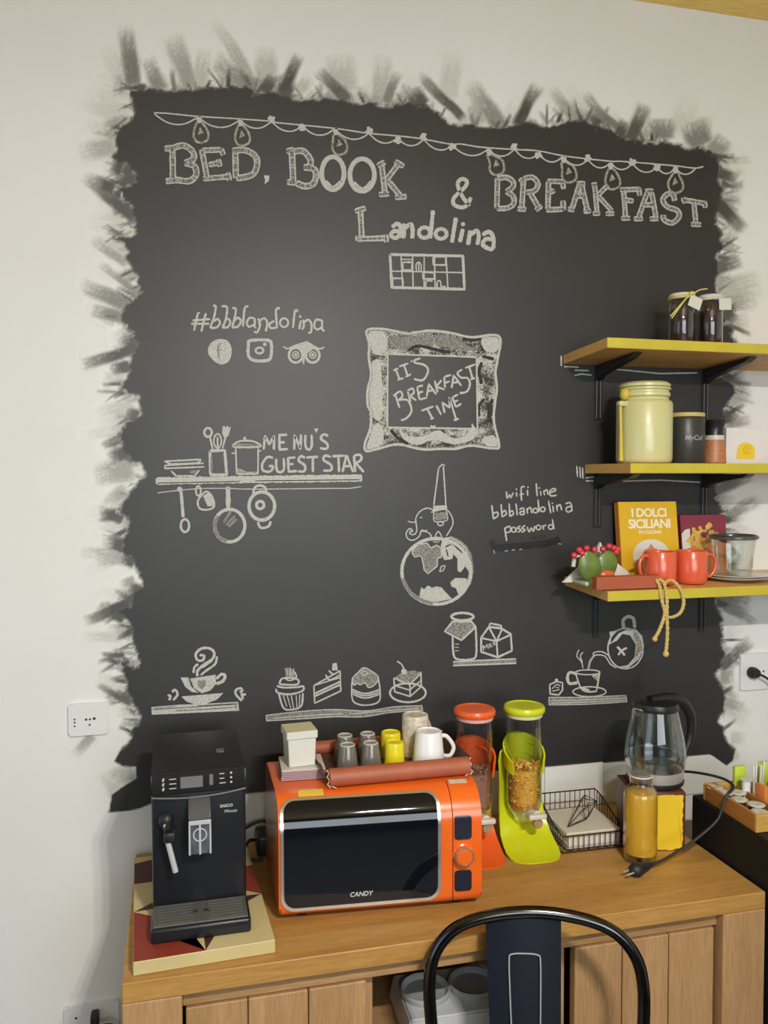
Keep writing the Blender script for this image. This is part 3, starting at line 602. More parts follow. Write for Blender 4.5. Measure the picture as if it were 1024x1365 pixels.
c = Chalk('wifi_lettering', 'small chalk handwriting about the wifi line'); c.fr(fM)
c.lines([[(258,185),(265,248),(290,215),(300,245),(325,195)],[(355,190),(358,235)],[(437,137),(402,150),(405,275)],[(385,217),(430,205)],[(462,168),(465,227)],[(548,103),(558,230)],[(590,180),(595,225)],[(620,175),(630,222)],[(620,192),(650,167),(665,217)],[(682,195),(737,175),(720,155),(682,180),(690,225),(748,220)],
 [(115,315),(130,452)],[(130,452),(175,420),(165,385),(125,402)],[(205,305),(215,432)],[(215,432),(255,405),(245,370),(215,392)],[(285,300),(290,427)],[(290,427),(325,405),(315,372),(290,387)],[(350,300),(365,417)],[(385,362),(422,345),(432,407)],[(430,375),(392,385),(400,410),(430,405)],[(455,345),(465,402)],[(460,362),(490,340),(507,397)],[(565,263),(577,387)],[(668,275),(690,397)],[(710,322),(717,387)],[(745,315),(755,377)],[(750,337),(780,312),(797,367)],[(835,305),(872,292),(892,318),(896,378)],[(890,330),(850,338),(840,368),(862,385),(892,368)],
 [(240,535),(260,667)],[(245,542),(290,525),(297,570),(255,587)],[(350,535),(355,582)],[(395,520),(365,540),(400,560),(370,582)],[(440,515),(410,540),(440,560),(405,582)],[(460,530),(480,577),(500,540),(520,572),(535,520)],[(610,510),(620,557)],[(615,527),(645,510)],[(705,453),(722,552)]], 15)
for x, y in ((355,163),(468,143),(578,150),(705,300)): c.disc(x, y, 8, 0, 3)
c.ell(540,370,22,22,14); c.ell(612,358,22,22,14); c.ell(328,557,20,24,13); c.ell(570,535,22,22,13); c.ell(690,530,22,22,13); c.done()
c = Chalk('painted_over_line', 'streak of fresh black paint covering a line of writing'); c.fr(fM)
c.line([(120,655),(125,700),(160,760)], 50, 4, 2); c.line([(140,735),(280,725),(400,718),(520,705),(640,690),(780,650)], 72, 4, 2.5); c.line([(480,640),(640,625)], 40, 5, 2)
c.lines([[(135,755),(142,790)],[(240,767),(272,760)],[(310,757),(342,752)],[(385,752),(412,745)],[(765,692),(792,698)]], 9); c.done()

c = Chalk('coffee_cup_drawing', 'chalk steaming coffee cup on a plank with two beans'); c.fr(fN)
c.fill([(345,362),(418,362),(440,440),(510,502),(450,495),(390,450)]); c.fill([(432,372),(665,337),(670,420),(620,480),(540,507),(470,460)]); c.fill([(500,392),(580,387),(570,440),(540,470),(510,450)], 1, 3); c.line([(672,375),(720,332),(752,350),(730,395),(672,420)], 28)
c.fill([(353,535),(737,503),(680,562),(580,602),(480,607),(400,582)]); c.line([(500,352),(502,300),(560,245),(640,190),(650,130),(600,95),(530,102),(485,150),(500,203),(548,205),(560,165),(520,158)], 24); c.line([(540,270),(640,195)], 30); c.line([(530,342),(580,300),(660,240),(678,170)], 20); c.line([(465,322),(472,270),(507,240)], 22)
c.fill([(80,632),(330,610),(600,600),(870,583),(880,665),(500,682),(85,702)], 0, 1); c.lines([[(90,655),(400,635),(860,605)],[(300,665),(600,650),(860,630)]], 6, mi=5, lvl=4); c.lines([[(100,645),(300,625)],[(500,620),(840,600)],[(850,590),(855,655)]], 5, mi=5, lvl=4)
c.lines([[(268,495),(300,475),(318,520),(278,570)],[(228,525),(255,532),(242,570)],[(905,575),(852,520),(850,478),(890,460),(908,480),(885,495)],[(905,520),(942,515)],[(900,500),(915,560)]], 22); c.done()

c = Chalk('cake_drawing', 'four chalk cakes standing above a long plank'); c.fr(fO)
c.lines([[(95,235),(125,328),(180,337),(230,315),(240,240)],[(80,215),(92,238),(160,247),(235,228),(242,200),(205,205),(125,207),(85,197)],[(102,175),(112,188),(200,190),(215,168),(190,152),(122,152),(102,175)]], 11); c.line([(132,150),(160,165),(200,148),(190,112)], 9)
c.fill([(130,90),(145,100),(150,85),(165,100),(190,95),(190,145),(140,148)], 1, 1); c.lines([[(120,245),(145,322)],[(145,250),(168,330)],[(170,250),(185,332)],[(200,250),(205,328)],[(222,245),(218,320)],[(140,90),(150,130)],[(165,88),(165,140)],[(185,95),(178,135)]], 6, curve=False)
c.line([(305,195),(310,300),(465,227),(460,108),(305,195)], 9, curve=False); c.lines([[(310,243),(465,170)],[(312,258),(465,188)]], 11, curve=False); c.line([(305,195),(460,148)], 7, curve=False); c.lines([[(375,132),(400,162),(455,135)],[(393,105),(420,128),(452,112)]], 10); c.fill([(415,65),(440,60),(447,105),(412,105)], 0, 1)
c.lines([[(535,150),(530,215),(540,290),(610,312),(690,290),(697,215),(685,145)],[(532,218),(610,243),(697,218)],[(535,232),(610,256),(697,232)],[(537,246),(610,270),(695,246)]], 9); c.fill([(533,155),(570,115),(600,92),(650,110),(687,145),(670,187),(630,207),(610,180),(580,190),(560,182),(545,192)], 1, 1, False); c.line([(533,155),(570,115),(602,90),(650,112),(687,145),(670,187),(630,207),(610,180),(580,190),(560,182),(545,192)], 7, closed=True); c.ell(605,122,18,12,6)
c.ell(863,238,106,56,12, n=22); c.lines([[(780,150),(785,232),(877,260),(943,200),(940,113)],[(780,150),(873,190),(943,120)],[(875,188),(877,260)],[(785,195),(872,222),(942,165)]], 9, curve=False); c.fill([(785,148),(830,115),(900,105),(940,118),(872,192),(850,175),(830,185),(800,165)], 1, .8); c.disc(840,112,17); c.line([(840,100),(826,70),(798,50)], 8)
c.fill([(25,375),(240,352),(430,342),(620,348),(780,325),(945,312),(950,340),(760,358),(600,382),(430,382),(200,395),(25,405)], 1, 1); c.lines([[(22,372),(240,348),(430,338),(620,346),(780,322),(945,315)],[(22,405),(240,392),(430,380),(600,380),(760,355),(950,342)],[(22,370),(24,408)],[(942,308),(952,345)],[(60,390),(300,372),(480,362)],[(520,365),(700,348),(930,330)]], 7); c.done()

c = Chalk('tea_pouring_drawing', 'chalk teapot pouring into a cup beside a tea bag on a plank'); c.fr(fP)
c.fill([(80,815),(400,812),(780,798),(790,858),(400,880),(80,887)], 1, 1); c.lines([[(80,815),(400,815),(782,798)],[(80,885),(400,880),(792,857)],[(80,815),(82,885)],[(782,798),(792,857)],[(100,845),(400,840),(780,822)],[(100,868),(400,860),(780,842)]], 8)
c.ell(435,588,110,22,11); c.lines([[(325,598),(370,728),(430,765),(520,760)],[(545,582),(515,752)]], 14); c.line([(370,730),(450,752)], 20); c.line([(330,602),(270,590),(250,640),(270,690),(340,682)], 26); c.ell(450,765,150,45,12); c.fill([(470,620),(545,590),(530,675),(500,650)], 3, 1)
c.line([(88,700),(150,672),(205,682),(205,750),(170,795),(92,785)], 14, closed=True, curve=False); c.lines([[(110,740),(150,700),(185,712)],[(110,760),(180,745)],[(140,725),(175,730)]], 9); c.disc(150,660,15)
c.lines([[(355,383),(335,440),(375,490),(392,552)],[(392,405),(368,440),(387,500)]], 10); c.lines([[(445,572),(460,492),(495,440)],[(432,572),(450,488),(485,440)]], 7)
c.ell(778,372,160,184,13, n=26); c.fill([(790,195),(870,192),(930,260),(945,350),(900,470),(800,550),(720,538),(800,522),(860,450),(872,340),(820,252),(750,238),(700,300),(640,330),(715,235)], 0, 1); c.fill([(850,230),(900,240),(935,330),(900,420),(870,440),(880,340)], 3, 2, True)
c.lines([[(695,548),(640,512),(590,442),(520,430),(490,440)],[(620,432),(560,400),(490,410),(488,440)]], 11); c.line([(762,185),(757,115),(802,82),(850,102),(862,185)], 30); c.lines([[(645,225),(740,197)],[(645,225),(637,335)]], 12); c.disc(648,230,17); c.lines([[(702,355),(740,395),(772,435)],[(790,365),(740,395),(712,432)]], 20); c.done()

c = Chalk('jar_and_milk_drawing', 'chalk covered jar and milk carton on a small plank'); c.fr(fQ)
c.ell(125,75,50,17,11); c.line([(80,97),(45,142),(120,182),(185,122),(165,97)], 9, closed=True, curve=False); c.fill([(82,100),(160,100),(180,122),(120,175),(55,140)], 1, .8); c.lines([[(80,165),(85,250),(110,270),(170,268),(188,240),(185,120)]], 9); c.lines([[(90,200),(110,200)],[(90,215),(108,215)],[(90,230),(110,230)]], 4)
c.line([(210,170),(210,235),(285,260),(350,230),(345,155),(300,127),(245,122)], 9, closed=True, curve=False); c.lines([[(210,172),(280,187),(345,157)],[(280,187),(285,260)],[(280,187),(305,132)],[(250,105),(300,115),(302,130),(247,122),(250,105)],[(245,122),(280,187)]], 8, curve=False)
c.lines([[(222,230),(218,205),(230,218),(236,199),(243,221)],[(245,198),(250,217)],[(252,195),(257,213),(263,209)],[(264,189),(269,207)],[(277,187),(267,198),(278,204)]], 5, curve=False)
c.fill([(82,278),(370,265),(370,287),(82,298)], 1, 1); c.lines([[(82,280),(368,267)],[(82,298),(370,287)]], 7); c.done()

c = Chalk('tick_marks', 'short chalk guide marks by the topmost shelf end'); c.fr(f1)
c.lines([[(748.3,474),(748.3,488)],[(752,488.6),(772,489.4)],[(766,493.5),(785,494)],[(766,500.5),(775,498.6),(789,500)],[(812,491.5),(850,495),(880,498),(930,497)]], 1.9, curve=False); c.done()
c = Chalk('tick_marks', 'short chalk guide marks by the middle shelf end'); c.fr(f1)
c.lines([[(769,621),(770,636)],[(773,622),(774,637)],[(776.6,623),(777.3,638)],[(781,637),(800,635)],[(781,641),(793,641)],[(830,641.5),(880,640),(935,643)]], 1.8, curve=False); c.done()
# ------------------------------------------------------------------ sideboard
m_oak = wood('oak_top', (.53, .295, .085), (.42, .22, .058), 'x', .42, 4.)
m_oakz = wood('oak_front', (.50, .30, .14), (.41, .235, .105), 'z', .5, 4.)
m_oakx = wood('oak_rail', (.46, .27, .12), (.36, .20, .082), 'x', .5, 4.)
m_gap = mat('dark_oak_recess', (.14, .08, .045), .7, noise=.3)
SX0, SX1, SY = -.1125, 1.297, -.563
sb = thing('sideboard', 'oak sideboard under the chalkboard with two plank doors and an open middle', 'sideboard', ((SX0+SX1)/2, -.28, 0))
def sbox(name, m, *a, bev=.002, par=None):
    b = NB(); x0, x1, y0, y1, z0, z1 = a; ox = (SX0+SX1)/2; oy = -.28
    box(b, x0-ox, x1-ox, y0-oy, y1-oy, z0, z1, bev, 1); return ob(name, b, m, par or sb, smooth=False)
sbox('top', m_oak, SX0, SX1, SY, -.008, .76, .80)
for x0, x1 in ((SX0, SX0+.11), (SX1-.11, SX1)):
    sbox('side_panel', m_oakz, x0, x1, SY, -.02, 0, .7595)
sbox('rail', m_oakx, SX0+.1102, SX1-.1102, SY+.024, SY+.05, .724, .7595)
sbox('back_panel', m_oakx, SX0+.11, SX1-.11, -.035, -.02, .10, .7595)
sbox('bottom_board', m_oakx, SX0+.11, SX1-.11, SY+.02, -.04, .08, .11)
sbox('shelf', m_oakx, .385, .785, SY+.03, -.036, .505, .528)
for x0, x1 in ((.366, .384), (.786, .822)):
    sbox('divider', m_oakz, x0, x1, SY+.055, -.036, .11, .7235)
for (x0, x1) in ((.003, .364), (.828, 1.178)):
    d = None; ox = (SX0+SX1)/2; w3 = (x1-x0)/3; b = NB()
    for k in range(3): box(b, x0+k*w3+.0012-ox, x0+(k+1)*w3-.0012-ox, SY+.020+.28, SY+.042+.28, .115, .7215, .0018, 1)
    box(b, x0+.003-ox, x1-.003-ox, SY+.034+.28, SY+.046+.28, .118, .718)
    ob('door', b, m_oakz, sb, smooth=False)

# ------------------------------------------------------------------ wall shelves
m_pine = wood('pine_board', (.76, .46, .15), (.66, .37, .11), 'x', .5, 3.)
m_yel = mat('yellow_painted_edge', (.56, .47, .035), .5, noise=.12, nscale=14)
m_blk = mat('black_bracket_steel', (.014, .014, .016), .45, spec=.5)
SH = []
def shelf(x0, z, tilt, label, x1=1.93):
    t = thing('wall_shelf', label, 'shelf', (x0, 0, z), group='yellow edged wall shelves'); b = NB(); D = .247; H = .026
    def V(x, y, zz): return b.verts.new((x, y, zz - y/D*tilt))
    L_ = x1-x0; P = [V(0,-.001,0), V(L_,-.001,0), V(L_,-D,0), V(0,-D,0), V(0,-.001,H), V(L_,-.001,H), V(L_,-D,H), V(0,-D,H)]
    for f in ((0,1,2,3),(4,7,6,5),(0,4,5,1),(1,5,6,2),(3,7,4,0)): b.faces.new([P[i] for i in f])
    f = b.faces.new([P[i] for i in (2,6,7,3)]); f.material_index = 1
    bmesh.ops.bevel(b, geom=list(b.edges), offset=.0012, segments=1, affect='EDGES')
    ob('board', b, [m_pine, m_yel], t, smooth=False)
    for xb in (1.168, 1.517):
        b = NB(); xb -= x0
        box(b, xb-.012, xb+.012, -.0045, -.001, -.155, -.001, .001, 1)
        for s in (-1, 1): tube(b, [(xb+s*.006, -.005, -.15), (xb+s*.006, -.0055, -.02)], .0028, 8)
        poly = [(-.003, -.002), (-.003, -.045), (-.03, -.032), (-.19, -.012), (-.215, -.002)]
        prism(b, [(y, zz - y/D*tilt) for y, zz in poly], xb-.011, xb+.011, plane='yz')
        ob('bracket', b, m_blk, t, smooth=False)
    SH.append((z+H, tilt)); return t
shelf(1.060, 2.0686, .009, 'topmost yellow edged pine shelf, holding two jam jars')
shelf(1.129, 1.7608, -.001, 'middle yellow edged pine shelf, holding the canister and coffee tin')
shelf(1.0675, 1.4424, -.0116, 'lowest yellow edged pine shelf, holding books and red mugs')
def sz(i, y): return SH[i][0] + SH[i][1]*(-y/.247) + .0012

# ------------------------------------------------------------------ sockets
m_pl = mat('white_socket_plastic', (.78, .78, .77), .35)
m_hole = mat('socket_hole', (.03, .03, .03), .6)
def socket(x0, x1, z0, z1, label, holes):
    t = thing('wall_socket', label, 'socket', ((x0+x1)/2, 0, (z0+z1)/2)); cx, cz = (x0+x1)/2, (z0+z1)/2
    b = NB(); prism(b, rrect(x0-cx, x1-cx, z0-cz, z1-cz, .006), -.009, -.0005, plane='xz'); bmesh.ops.bevel(b, geom=[e for e in b.edges if all(v.co.y < -.008 for v in e.verts)], offset=.003, segments=2, affect='EDGES'); ob('plate', b, m_pl, t)
    for (hx, hz, r) in holes:
        b = NB(); lathe(b, [(0, 0), (r, 0), (r, .0012), (0, .0012)], 12); bmesh.ops.rotate(b, verts=b.verts, cent=(0, 0, 0), matrix=Matrix.Rotation(PI/2, 3, 'X')); bmesh.ops.translate(b, verts=b.verts, vec=(hx-cx, -.0085, hz-cz)); ob('hole', b, m_hole, t)
    return t
socket(-.268, -.173, 1.113, 1.193, 'white wall socket plate left of the chalkboard', [(-.253, 1.155, .0022), (-.253, 1.147, .0022), (-.253, 1.138, .0022), (-.226, 1.153, .003), (-.217, 1.153, .0025), (-.207, 1.154, .0036), (-.218, 1.139, .0025)])
socket(1.648, 1.775, 1.103, 1.215, 'white wall socket plate on the right with a black plug in it', [(1.693, 1.158, .003), (1.70, 1.152, .003), (1.728, 1.158, .003)])
socket(-.29, -.16, .352, .432, 'white wall socket plate low on the wall left of the sideboard', [(-.262, .40, .003)])
m_cab = mat('black_cable_rubber', (.012, .012, .012), .5)
t = thing('appliance_cable', 'black plug and cable hanging from the right wall socket', 'cable', (1.685, 0, 1.158))
b = NB(); tube(b, [(0, -.0098, 0), (0, -.022, 0), (0, -.036, .002)], [.017, .018, .013], 14); ob('plug', b, m_cab, t)
b = NB(); tube(b, [(0, -.034, .001), (.022, -.040, -.008), (.05, -.038, -.03), (.085, -.03, -.08), (.11, -.02, -.17), (.13, -.015, -.35)], .0035, 8, smooth_n=6); ob('cord', b, m_cab, t)
t = thing('appliance_cable', 'black plug and cable in the low socket left of the sideboard', 'cable', (-.215, 0, .40))
b = NB(); box(b, -.010, .010, -.045, -.0098, -.018, .018, .005, 2); ob('plug', b, m_cab, t)
b = NB(); tube(b, [(0, -.043, -.012), (.01, -.055, -.004), (.03, -.06, .003), (.05, -.055, -.01), (.06, -.045, -.06), (.06, -.04, -.25)], .004, 8, smooth_n=6); ob('cord', b, m_cab, t)

# ------------------------------------------------------------------ black cabinet to the right
m_bcab = mat('black_cabinet', (.010, .010, .011), .55, spec=.25)
t = thing('black_cabinet', 'plain black cabinet beside the right end of the sideboard', 'cabinet', (1.55, -.55, 0))
b = NB(); box(b, -.246, .25, -.25, .28, .02, .915, .003, 1); ob('body', b, m_bcab, t, smooth=False)
b = NB(); box(b, -.240, .244, -.272, -.252, .03, .895, .003, 1); ob('door', b, m_bcab, t, smooth=False)
b = NB(); tube(b, [(-.20, -.273, .55), (-.20, -.30, .56), (-.20, -.30, .74), (-.20, -.273, .75)], .006, 8); ob('handle', b, m_blk, t)
for sx in (-.2, .2):
    for sy in (-.2, .22): b = NB(); box(b, sx-.02, sx+.02, sy-.02, sy+.02, 0, .0205); ob('foot', b, m_blk, t, smooth=False)

# ------------------------------------------------------------------ metal chair
m_gun = mat('gunmetal_tube', (.085, .08, .08), .16, metal=1., noise=.25, nscale=30)
m_navy = mat('dark_blue_black_metal', (.018, .024, .042), .38, spec=.5, coat=.15, noise=.15)
ch = thing('metal_chair', 'dark blue black metal chair with tubular back in front of the sideboard', 'chair', (.683, -.66, 0), math.radians(-17))
def rec(z): return .02 - (.86-z)*.20                 # the back leans away from the seat (seat towards -y)
def cp(x, z): return (x, rec(z), z)
bk = [(-.185, .455), (-.205, .55), (-.222, .66), (-.226, .74), (-.212, .795), (-.17, .838), (-.10, .862), (0, .872), (.10, .862), (.17, .838), (.212, .795), (.226, .74), (.222, .66), (.205, .55), (.185, .455)]
b = NB(); tube(b, [cp(x*.935, z) for x, z in bk], .0125, 14, smooth_n=5); ob('back_tube', b, m_gun, ch)
def splat_w(z): return .068 + .012*(z-.45)/.4
b = NB(); rows = 16; grid = []
for i in range(rows+1):
    z = .45+(.862-.45)*i/rows; row = []
    for j in range(9):
        u = -1+2*j/8; row.append(b.verts.new((-.022+u*splat_w(z)*.95, rec(z)-.004+.010*u*u, z + (.004*(1-u*u) if i == rows else 0))))
    grid.append(row)
for i in range(rows):
    for j in range(8): b.faces.new((grid[i][j], grid[i][j+1], grid[i+1][j+1], grid[i+1][j]))
r = bmesh.ops.solidify(b, geom=list(b.faces), thickness=.003); ob('backrest_splat', b, m_navy, ch)
m_line = mat('bright_slot_edge', (.55, .56, .58), .35, metal=.6)  # pale metal for the thin line tracing the splat's slot
b = NB(); ks = [(-.022, .50), (-.026, .60), (-.030, .72), (-.031, .785), (-.026, .797), (0, .799), (.026, .797), (.031, .785), (.030, .72), (.026, .60), (.022, .50)]
tube(b, [(x-.022, rec(z)-.0085, z) for x, z in ks], .0017, 6, smooth_n=4); ob('slot_edge', b, m_line, ch)
b = NB(); pts = rrect(-.19, .19, -.43, -.055, .05); prism(b, pts, .44, .46); bmesh.ops.bevel(b, geom=[e for e in b.edges if e.verts[0].co.z > .459 and e.verts[1].co.z > .459], offset=.008, segments=2, affect='EDGES'); ob('seat', b, m_navy, ch)
for sx, ys in ((-1, -.40), (1, -.40), (-1, -.075), (1, -.075)):
    b = NB(); s_ = -1 if ys < -.2 else 1
    tube(b, [(sx*.165, ys, .438), (sx*.19, ys+s_*.015, .20), (sx*.205, ys+s_*.03, 0.012)], [.018, .014, .012], 8); box(b, sx*.205-.014, sx*.205+.014, ys+s_*.03-.014, ys+s_*.03+.014, 0, .014, .003, 1); ob('leg', b, m_navy, ch)

# ------------------------------------------------------------------ twin pet bowl in the open middle of the sideboard
m_pet = mat('grey_white_plastic', (.55, .57, .58), .4)
m_pet2 = mat('grey_bowl_inside', (.36, .38, .38), .35)
t = thing('twin_bowl_stand', 'grey white plastic stand with two round bowls inside the sideboard', 'bowl stand', (.59, -.40, .529), math.radians(-2))
b = NB(); W_, D_ = .125, .085
n = 12; prof = [(-W_, 0), (-W_+.03, 0), (-W_+.05, .012), (W_-.05, .012), (W_-.03, 0), (W_, 0), (W_-.012, .05), (-W_+.012, .05)]
prism(b, prof, -D_, D_, plane='xz'); bmesh.ops.bevel(b, geom=list(b.edges), offset=.004, segments=2, affect='EDGES'); ob('base', b, m_pet, t)
for s in (-1, 1):
    b = NB(); lathe(b, [(.056, .048), (.058, .060), (.054, .064), (.050, .060), (.046, .053), (0, .0525)], 28, (s*.057, .004, 0)); 
    o = ob('bowl', b, m_pet2, t)
TT = .8005
# ------------------------------------------------------------------ painted wooden board under the coffee machine
m_cream = mat('cream_paint', (.62, .52, .27), .45, noise=.08); m_red = mat('brick_red_paint', (.27, .038, .020), .45, noise=.1); m_brn = mat('dark_brown_paint', (.085, .024, .018), .45, noise=.1); m_side = mat('pale_cream_edge', (.60, .50, .24), .5, noise=.1)
t = thing('serving_board', 'cream and red painted board with a star pattern under the coffee machine', 'board', (.034, -.33, TT), math.radians(2.5))
BX, BY0, BY1, BH = .136, -.208, .245, .027
b = NB(); box(b, -BX, BX, BY0, BY1, 0, BH, .0015, 1); ob('slab', b, m_side, t, smooth=False)
b = NB(); zt = BH+.0006
def tri(P, mi):
    f = b.faces.new([b.verts.new((x*BX*.995, BY0+.001+(BY1-BY0-.002)*y, zt)) for x, y in P]); f.material_index = mi; f.normal_update()
    if f.normal.z < 0: f.normal_flip()
# eight-pointed star on a 2 x 2 grid of painted squares
tri([(-1,0),(.0,0),(-.12,.12),(-.45,.30),(-1,.42)], 1); tri([(-.0,0),(.0,.16),(-.42,.13)], 0); tri([(0,0),(1,0),(1,.42),(.45,.30),(.0,.0)], 0); tri([(0,.0),(.45,.30),(0,.16)], 2)
tri([(-1,.42),(-.45,.30),(-.42,.43)], 0); tri([(-1,.42),(-.42,.43),(-.40,.56)], 2); tri([(-1,.42),(-.40,.56),(-.45,.70),(-1,.70)], 0); tri([(1,.42),(.45,.30),(.42,.43)], 2); tri([(1,.42),(.42,.43),(.4,.56)], 0)
tri([(1,.42),(.4,.56),(.45,.70),(1,.74)], 1); tri([(-1,.70),(-.45,.70),(-.10,1),(-1,.93)], 2); tri([(-1,.93),(-.1,1),(-1,1)], 0); tri([(1,.74),(.45,.70),(.1,1),(1,1)], 0); tri([(-.45,.30),(-.12,.12),(.0,.16),(.45,.30),(.42,.43),(.4,.56),(.45,.70),(.1,1),(-.10,1),(-.45,.70),(-.40,.56),(-.42,.43)], 1)
ob('painted_pattern', b, [m_cream, m_red, m_brn], t, smooth=False)

# ------------------------------------------------------------------ coffee machine
m_cm = mat('black_machine_plastic', (.011, .012, .016), .32, spec=.45); m_cm2 = mat('black_panel_plastic', (.016, .016, .017), .4, spec=.4)
m_grill = mat('dark_grey_drip_grill', (.12, .118, .11), .45, metal=.2); m_scr = mat('grey_display', (.17, .175, .18), .3); m_ico = mat('pale_print', (.55, .56, .58), .5)
m_chrome = mat('chrome', (.80, .80, .82), .25, metal=.45); m_lip = mat('grey_lip', (.10, .10, .105), .35)
cm = thing('coffee_machine', 'black automatic coffee machine on the painted board at the left end', 'coffee machine', (.0365, -.33, TT+BH+.001), 0)
# local: x -.0965..+.0965 ; front of body y=-.075 ; tray front y=-.165 ; z 0 .. .311
b = NB(); box(b, -.0965, .0965, -.074, .215, 0, .300, .008, 3); ob('body', b, m_cm, cm)
b = NB(); prism(b, [(-.080, .272), (-.080, .309), (-.074, .312), (.195, .312), (.205, .300), (.205, .296), (-.06, .296), (-.06, .262), (-.074, .262)], -.0968, .0968, plane='yz'); bmesh.ops.bevel(b, geom=list(b.edges), offset=.003, segments=2, affect='EDGES'); ob('control_panel', b, m_cm2, cm)
b = NB(); tube(b, [(-.096, -.0795, .262), (-.05, -.081, .258), (0, -.082, .257), (.05, -.081, .260), (.096, -.0795, .266)], .0022, 8, smooth_n=4); ob('panel_lip', b, m_lip, cm)
b = NB(); box(b, -.038, .008, -.0815, -.079, .277, .301, .001, 1); box(b, .021, .029, -.0815, -.079, .279, .302, .001, 1); ob('display', b, m_scr, cm, smooth=False)
for sx, cols in ((-1, (-.073, -.055)), (1, (.046, .064))):
    for k in range(3):
        z = .279+k*.0098; b = NB()
        if sx < 0: tube(b, [(-.073, -.0803, z-.003), (-.071, -.0803, z+.003)], .0022, 6); box(b, -.060, -.046, -.0812, -.0799, z-.0008, z+.0008)
        else: box(b, .042, .052+(.003 if k == 0 else 0), -.0812, -.0799, z+.002, z+.0036); ball(b, (.066, -.0803, z+.003), .0026, u=8, v=6)
        ob('button', b, m_ico, cm)
b = NB(); box(b, .040, .058, .02, .045, .3125, .3155, .002, 2); ob('lid_catch', b, m_lip, cm)
b = NB(); prism(b, [(-.118, .222), (-.118, .232), (-.078, .258), (-.073, .258), (-.073, .222)], -.022, .022, plane='yz'); bmesh.ops.bevel(b, geom=list(b.edges), offset=.002, segments=2, affect='EDGES'); ob('spout_hood', b, m_lip, cm)
sp = NB(); box(sp, -.0225, .0225, -.120, -.074, .152, .222, .004, 2); sp_o = ob('coffee_spout', sp, mat('clear_grey_spout', (.20, .21, .26), .15, metal=.4, noise=.5, nscale=35), cm)
b = NB(); box(b, -.0225, .0225, -.1225, -.119, .214, .223, .001, 1); box(b, -.002, .002, -.1225, -.119, .153, .214); box(b, -.0225, -.019, -.1222, -.119, .153, .214); box(b, .019, .0225, -.1222, -.119, .153, .214); ob('spout_trim', b, m_chrome, sp_o, smooth=False)
b = NB(); tube(b, [(.013*math.cos(i/8*PI), -.1212, .193+.013*math.sin(i/8*PI)) for i in range(16)], .0016, 6, closed=True); ob('spout_ring', b, m_chrome, sp_o)
b = NB()
for s in (-1, 1): tube(b, [(s*.008, -.103, .153), (s*.008, -.103, .146)], .004, 10)
ob('nozzle', b, m_cm, sp_o)
b = NB(); ball(b, (-.067, -.085, .215), .016, (1, .8, 1)); tube(b, [(-.068, -.085, .212), (-.062, -.105, .200)], .009, 10); box(b, -.072, -.048, -.115, -.088, .178, .200, .005, 2); wd = ob('steam_knob', b, m_cm2, cm)
b = NB(); tube(b, [(-.064, -.105, .180), (-.049, -.108, .116)], .0058, 12); ob('steam_wand', b, m_chrome, cm)
b = NB(); tube(b, [(-.070, -.100, .213), (-.070, -.100, .203)], .0022, 8); ob('knob_mark', b, m_ico, wd)
b = NB(); box(b, -.0985, .0985, -.165, -.072, 0, .030, .006, 3); dt = ob('drip_tray', b, m_cm, cm)
b = NB(); box(b, -.093, .093, -.160, -.076, .030, .0335, .001, 1)
for k in range(7):
    y = -.152+k*.0115
    for s in (-1, 1): box(b, s*.05-.035, s*.05+.035, y-.002, y+.002, .0334, .0352)
ob('drip_grill', b, m_grill, dt, smooth=False)
b = NB(); box(b, -.020, -.006, -.122, -.113, .0334, .0345); box(b, .006, .020, -.122, -.113, .0334, .0345); ob('grill_slot', b, m_hole, dt, smooth=False)
text('maker_lettering', 'SAECO', .0085, m_ico, (.056, -.0748, .230), FRONT, cm, bold=.0002); text('model_lettering', 'Minuto', .0095, m_ico, (.064, -.0748, .218), FRONT, cm, shear=.35)

# cord and power adapter between the machine and the microwave
b = NB(); tube(b, [(-.06, .0, -.03), (-.03, -.002, -.012), (.005, -.004, .002), (.035, -.002, -.006), (.065, 0, -.04), (.07, -.02, -.045)], .0042, 8, smooth_n=6); o = ob('power_cord', b, m_cab, cm); o.location = (.19-.0365, .30, .86-TT-BH-.001)
t = thing('power_adapter', 'black power adapter lying behind the microwave next to the coffee machine', 'adapter', (.215, -.07, TT))
b = NB(); box(b, -.032, .035, -.035, .035, 0, .052, .008, 3); ob('body', b, m_cm2, t)
b = NB(); tube(b, [(-.03, 0, .03), (-.05, -.01, .035), (-.06, -.03, .02), (-.05, -.05, .006), (-.02, -.06, .005)], .004, 8, smooth_n=5); ob('cord', b, m_cab, t)

# ------------------------------------------------------------------ orange microwave
m_or = mat('orange_enamel', (.80, .135, .012), .28, coat=.4, noise=.05); m_dg = mat('black_door_glass', (.004, .005, .008), .05, spec=.5); m_sil = mat('silver_trim', (.70, .69, .66), .22, metal=.85); m_dk = mat('dark_blue_grey_window', (.022, .022, .036), .12, spec=.5)
mw = thing('microwave', 'orange retro microwave with a rounded top and black glass door', 'microwave', (.199, -.427, TT), math.radians(-4.93))
MW, MD, MH = .445, .285, .262
RT = .075
def prof_yz():
    P = [(MD, .012), (MD, MH-.03)]
    for i in range(7): a = math.radians(90*i/6); P.append((MD-.03+.03*math.cos(a), MH-.03+.03*math.sin(a)))
    for i in range(13): a = math.radians(90+90*i/12); P.append((RT+RT*math.cos(a), MH-RT+RT*math.sin(a)))
    for i in range(7): a = math.radians(180+90*i/6); P.append((.02+.02*math.cos(a), .032+.02*math.sin(a)))
    return P
b = NB(); PR = prof_yz(); prism(b, PR, 0, MW, plane='yz')
bmesh.ops.bevel(b, geom=[e for e in b.edges if abs(e.verts[0].co.x-e.verts[1].co.x) < 1e-6], offset=.016, segments=4, affect='EDGES', clamp_overlap=True)
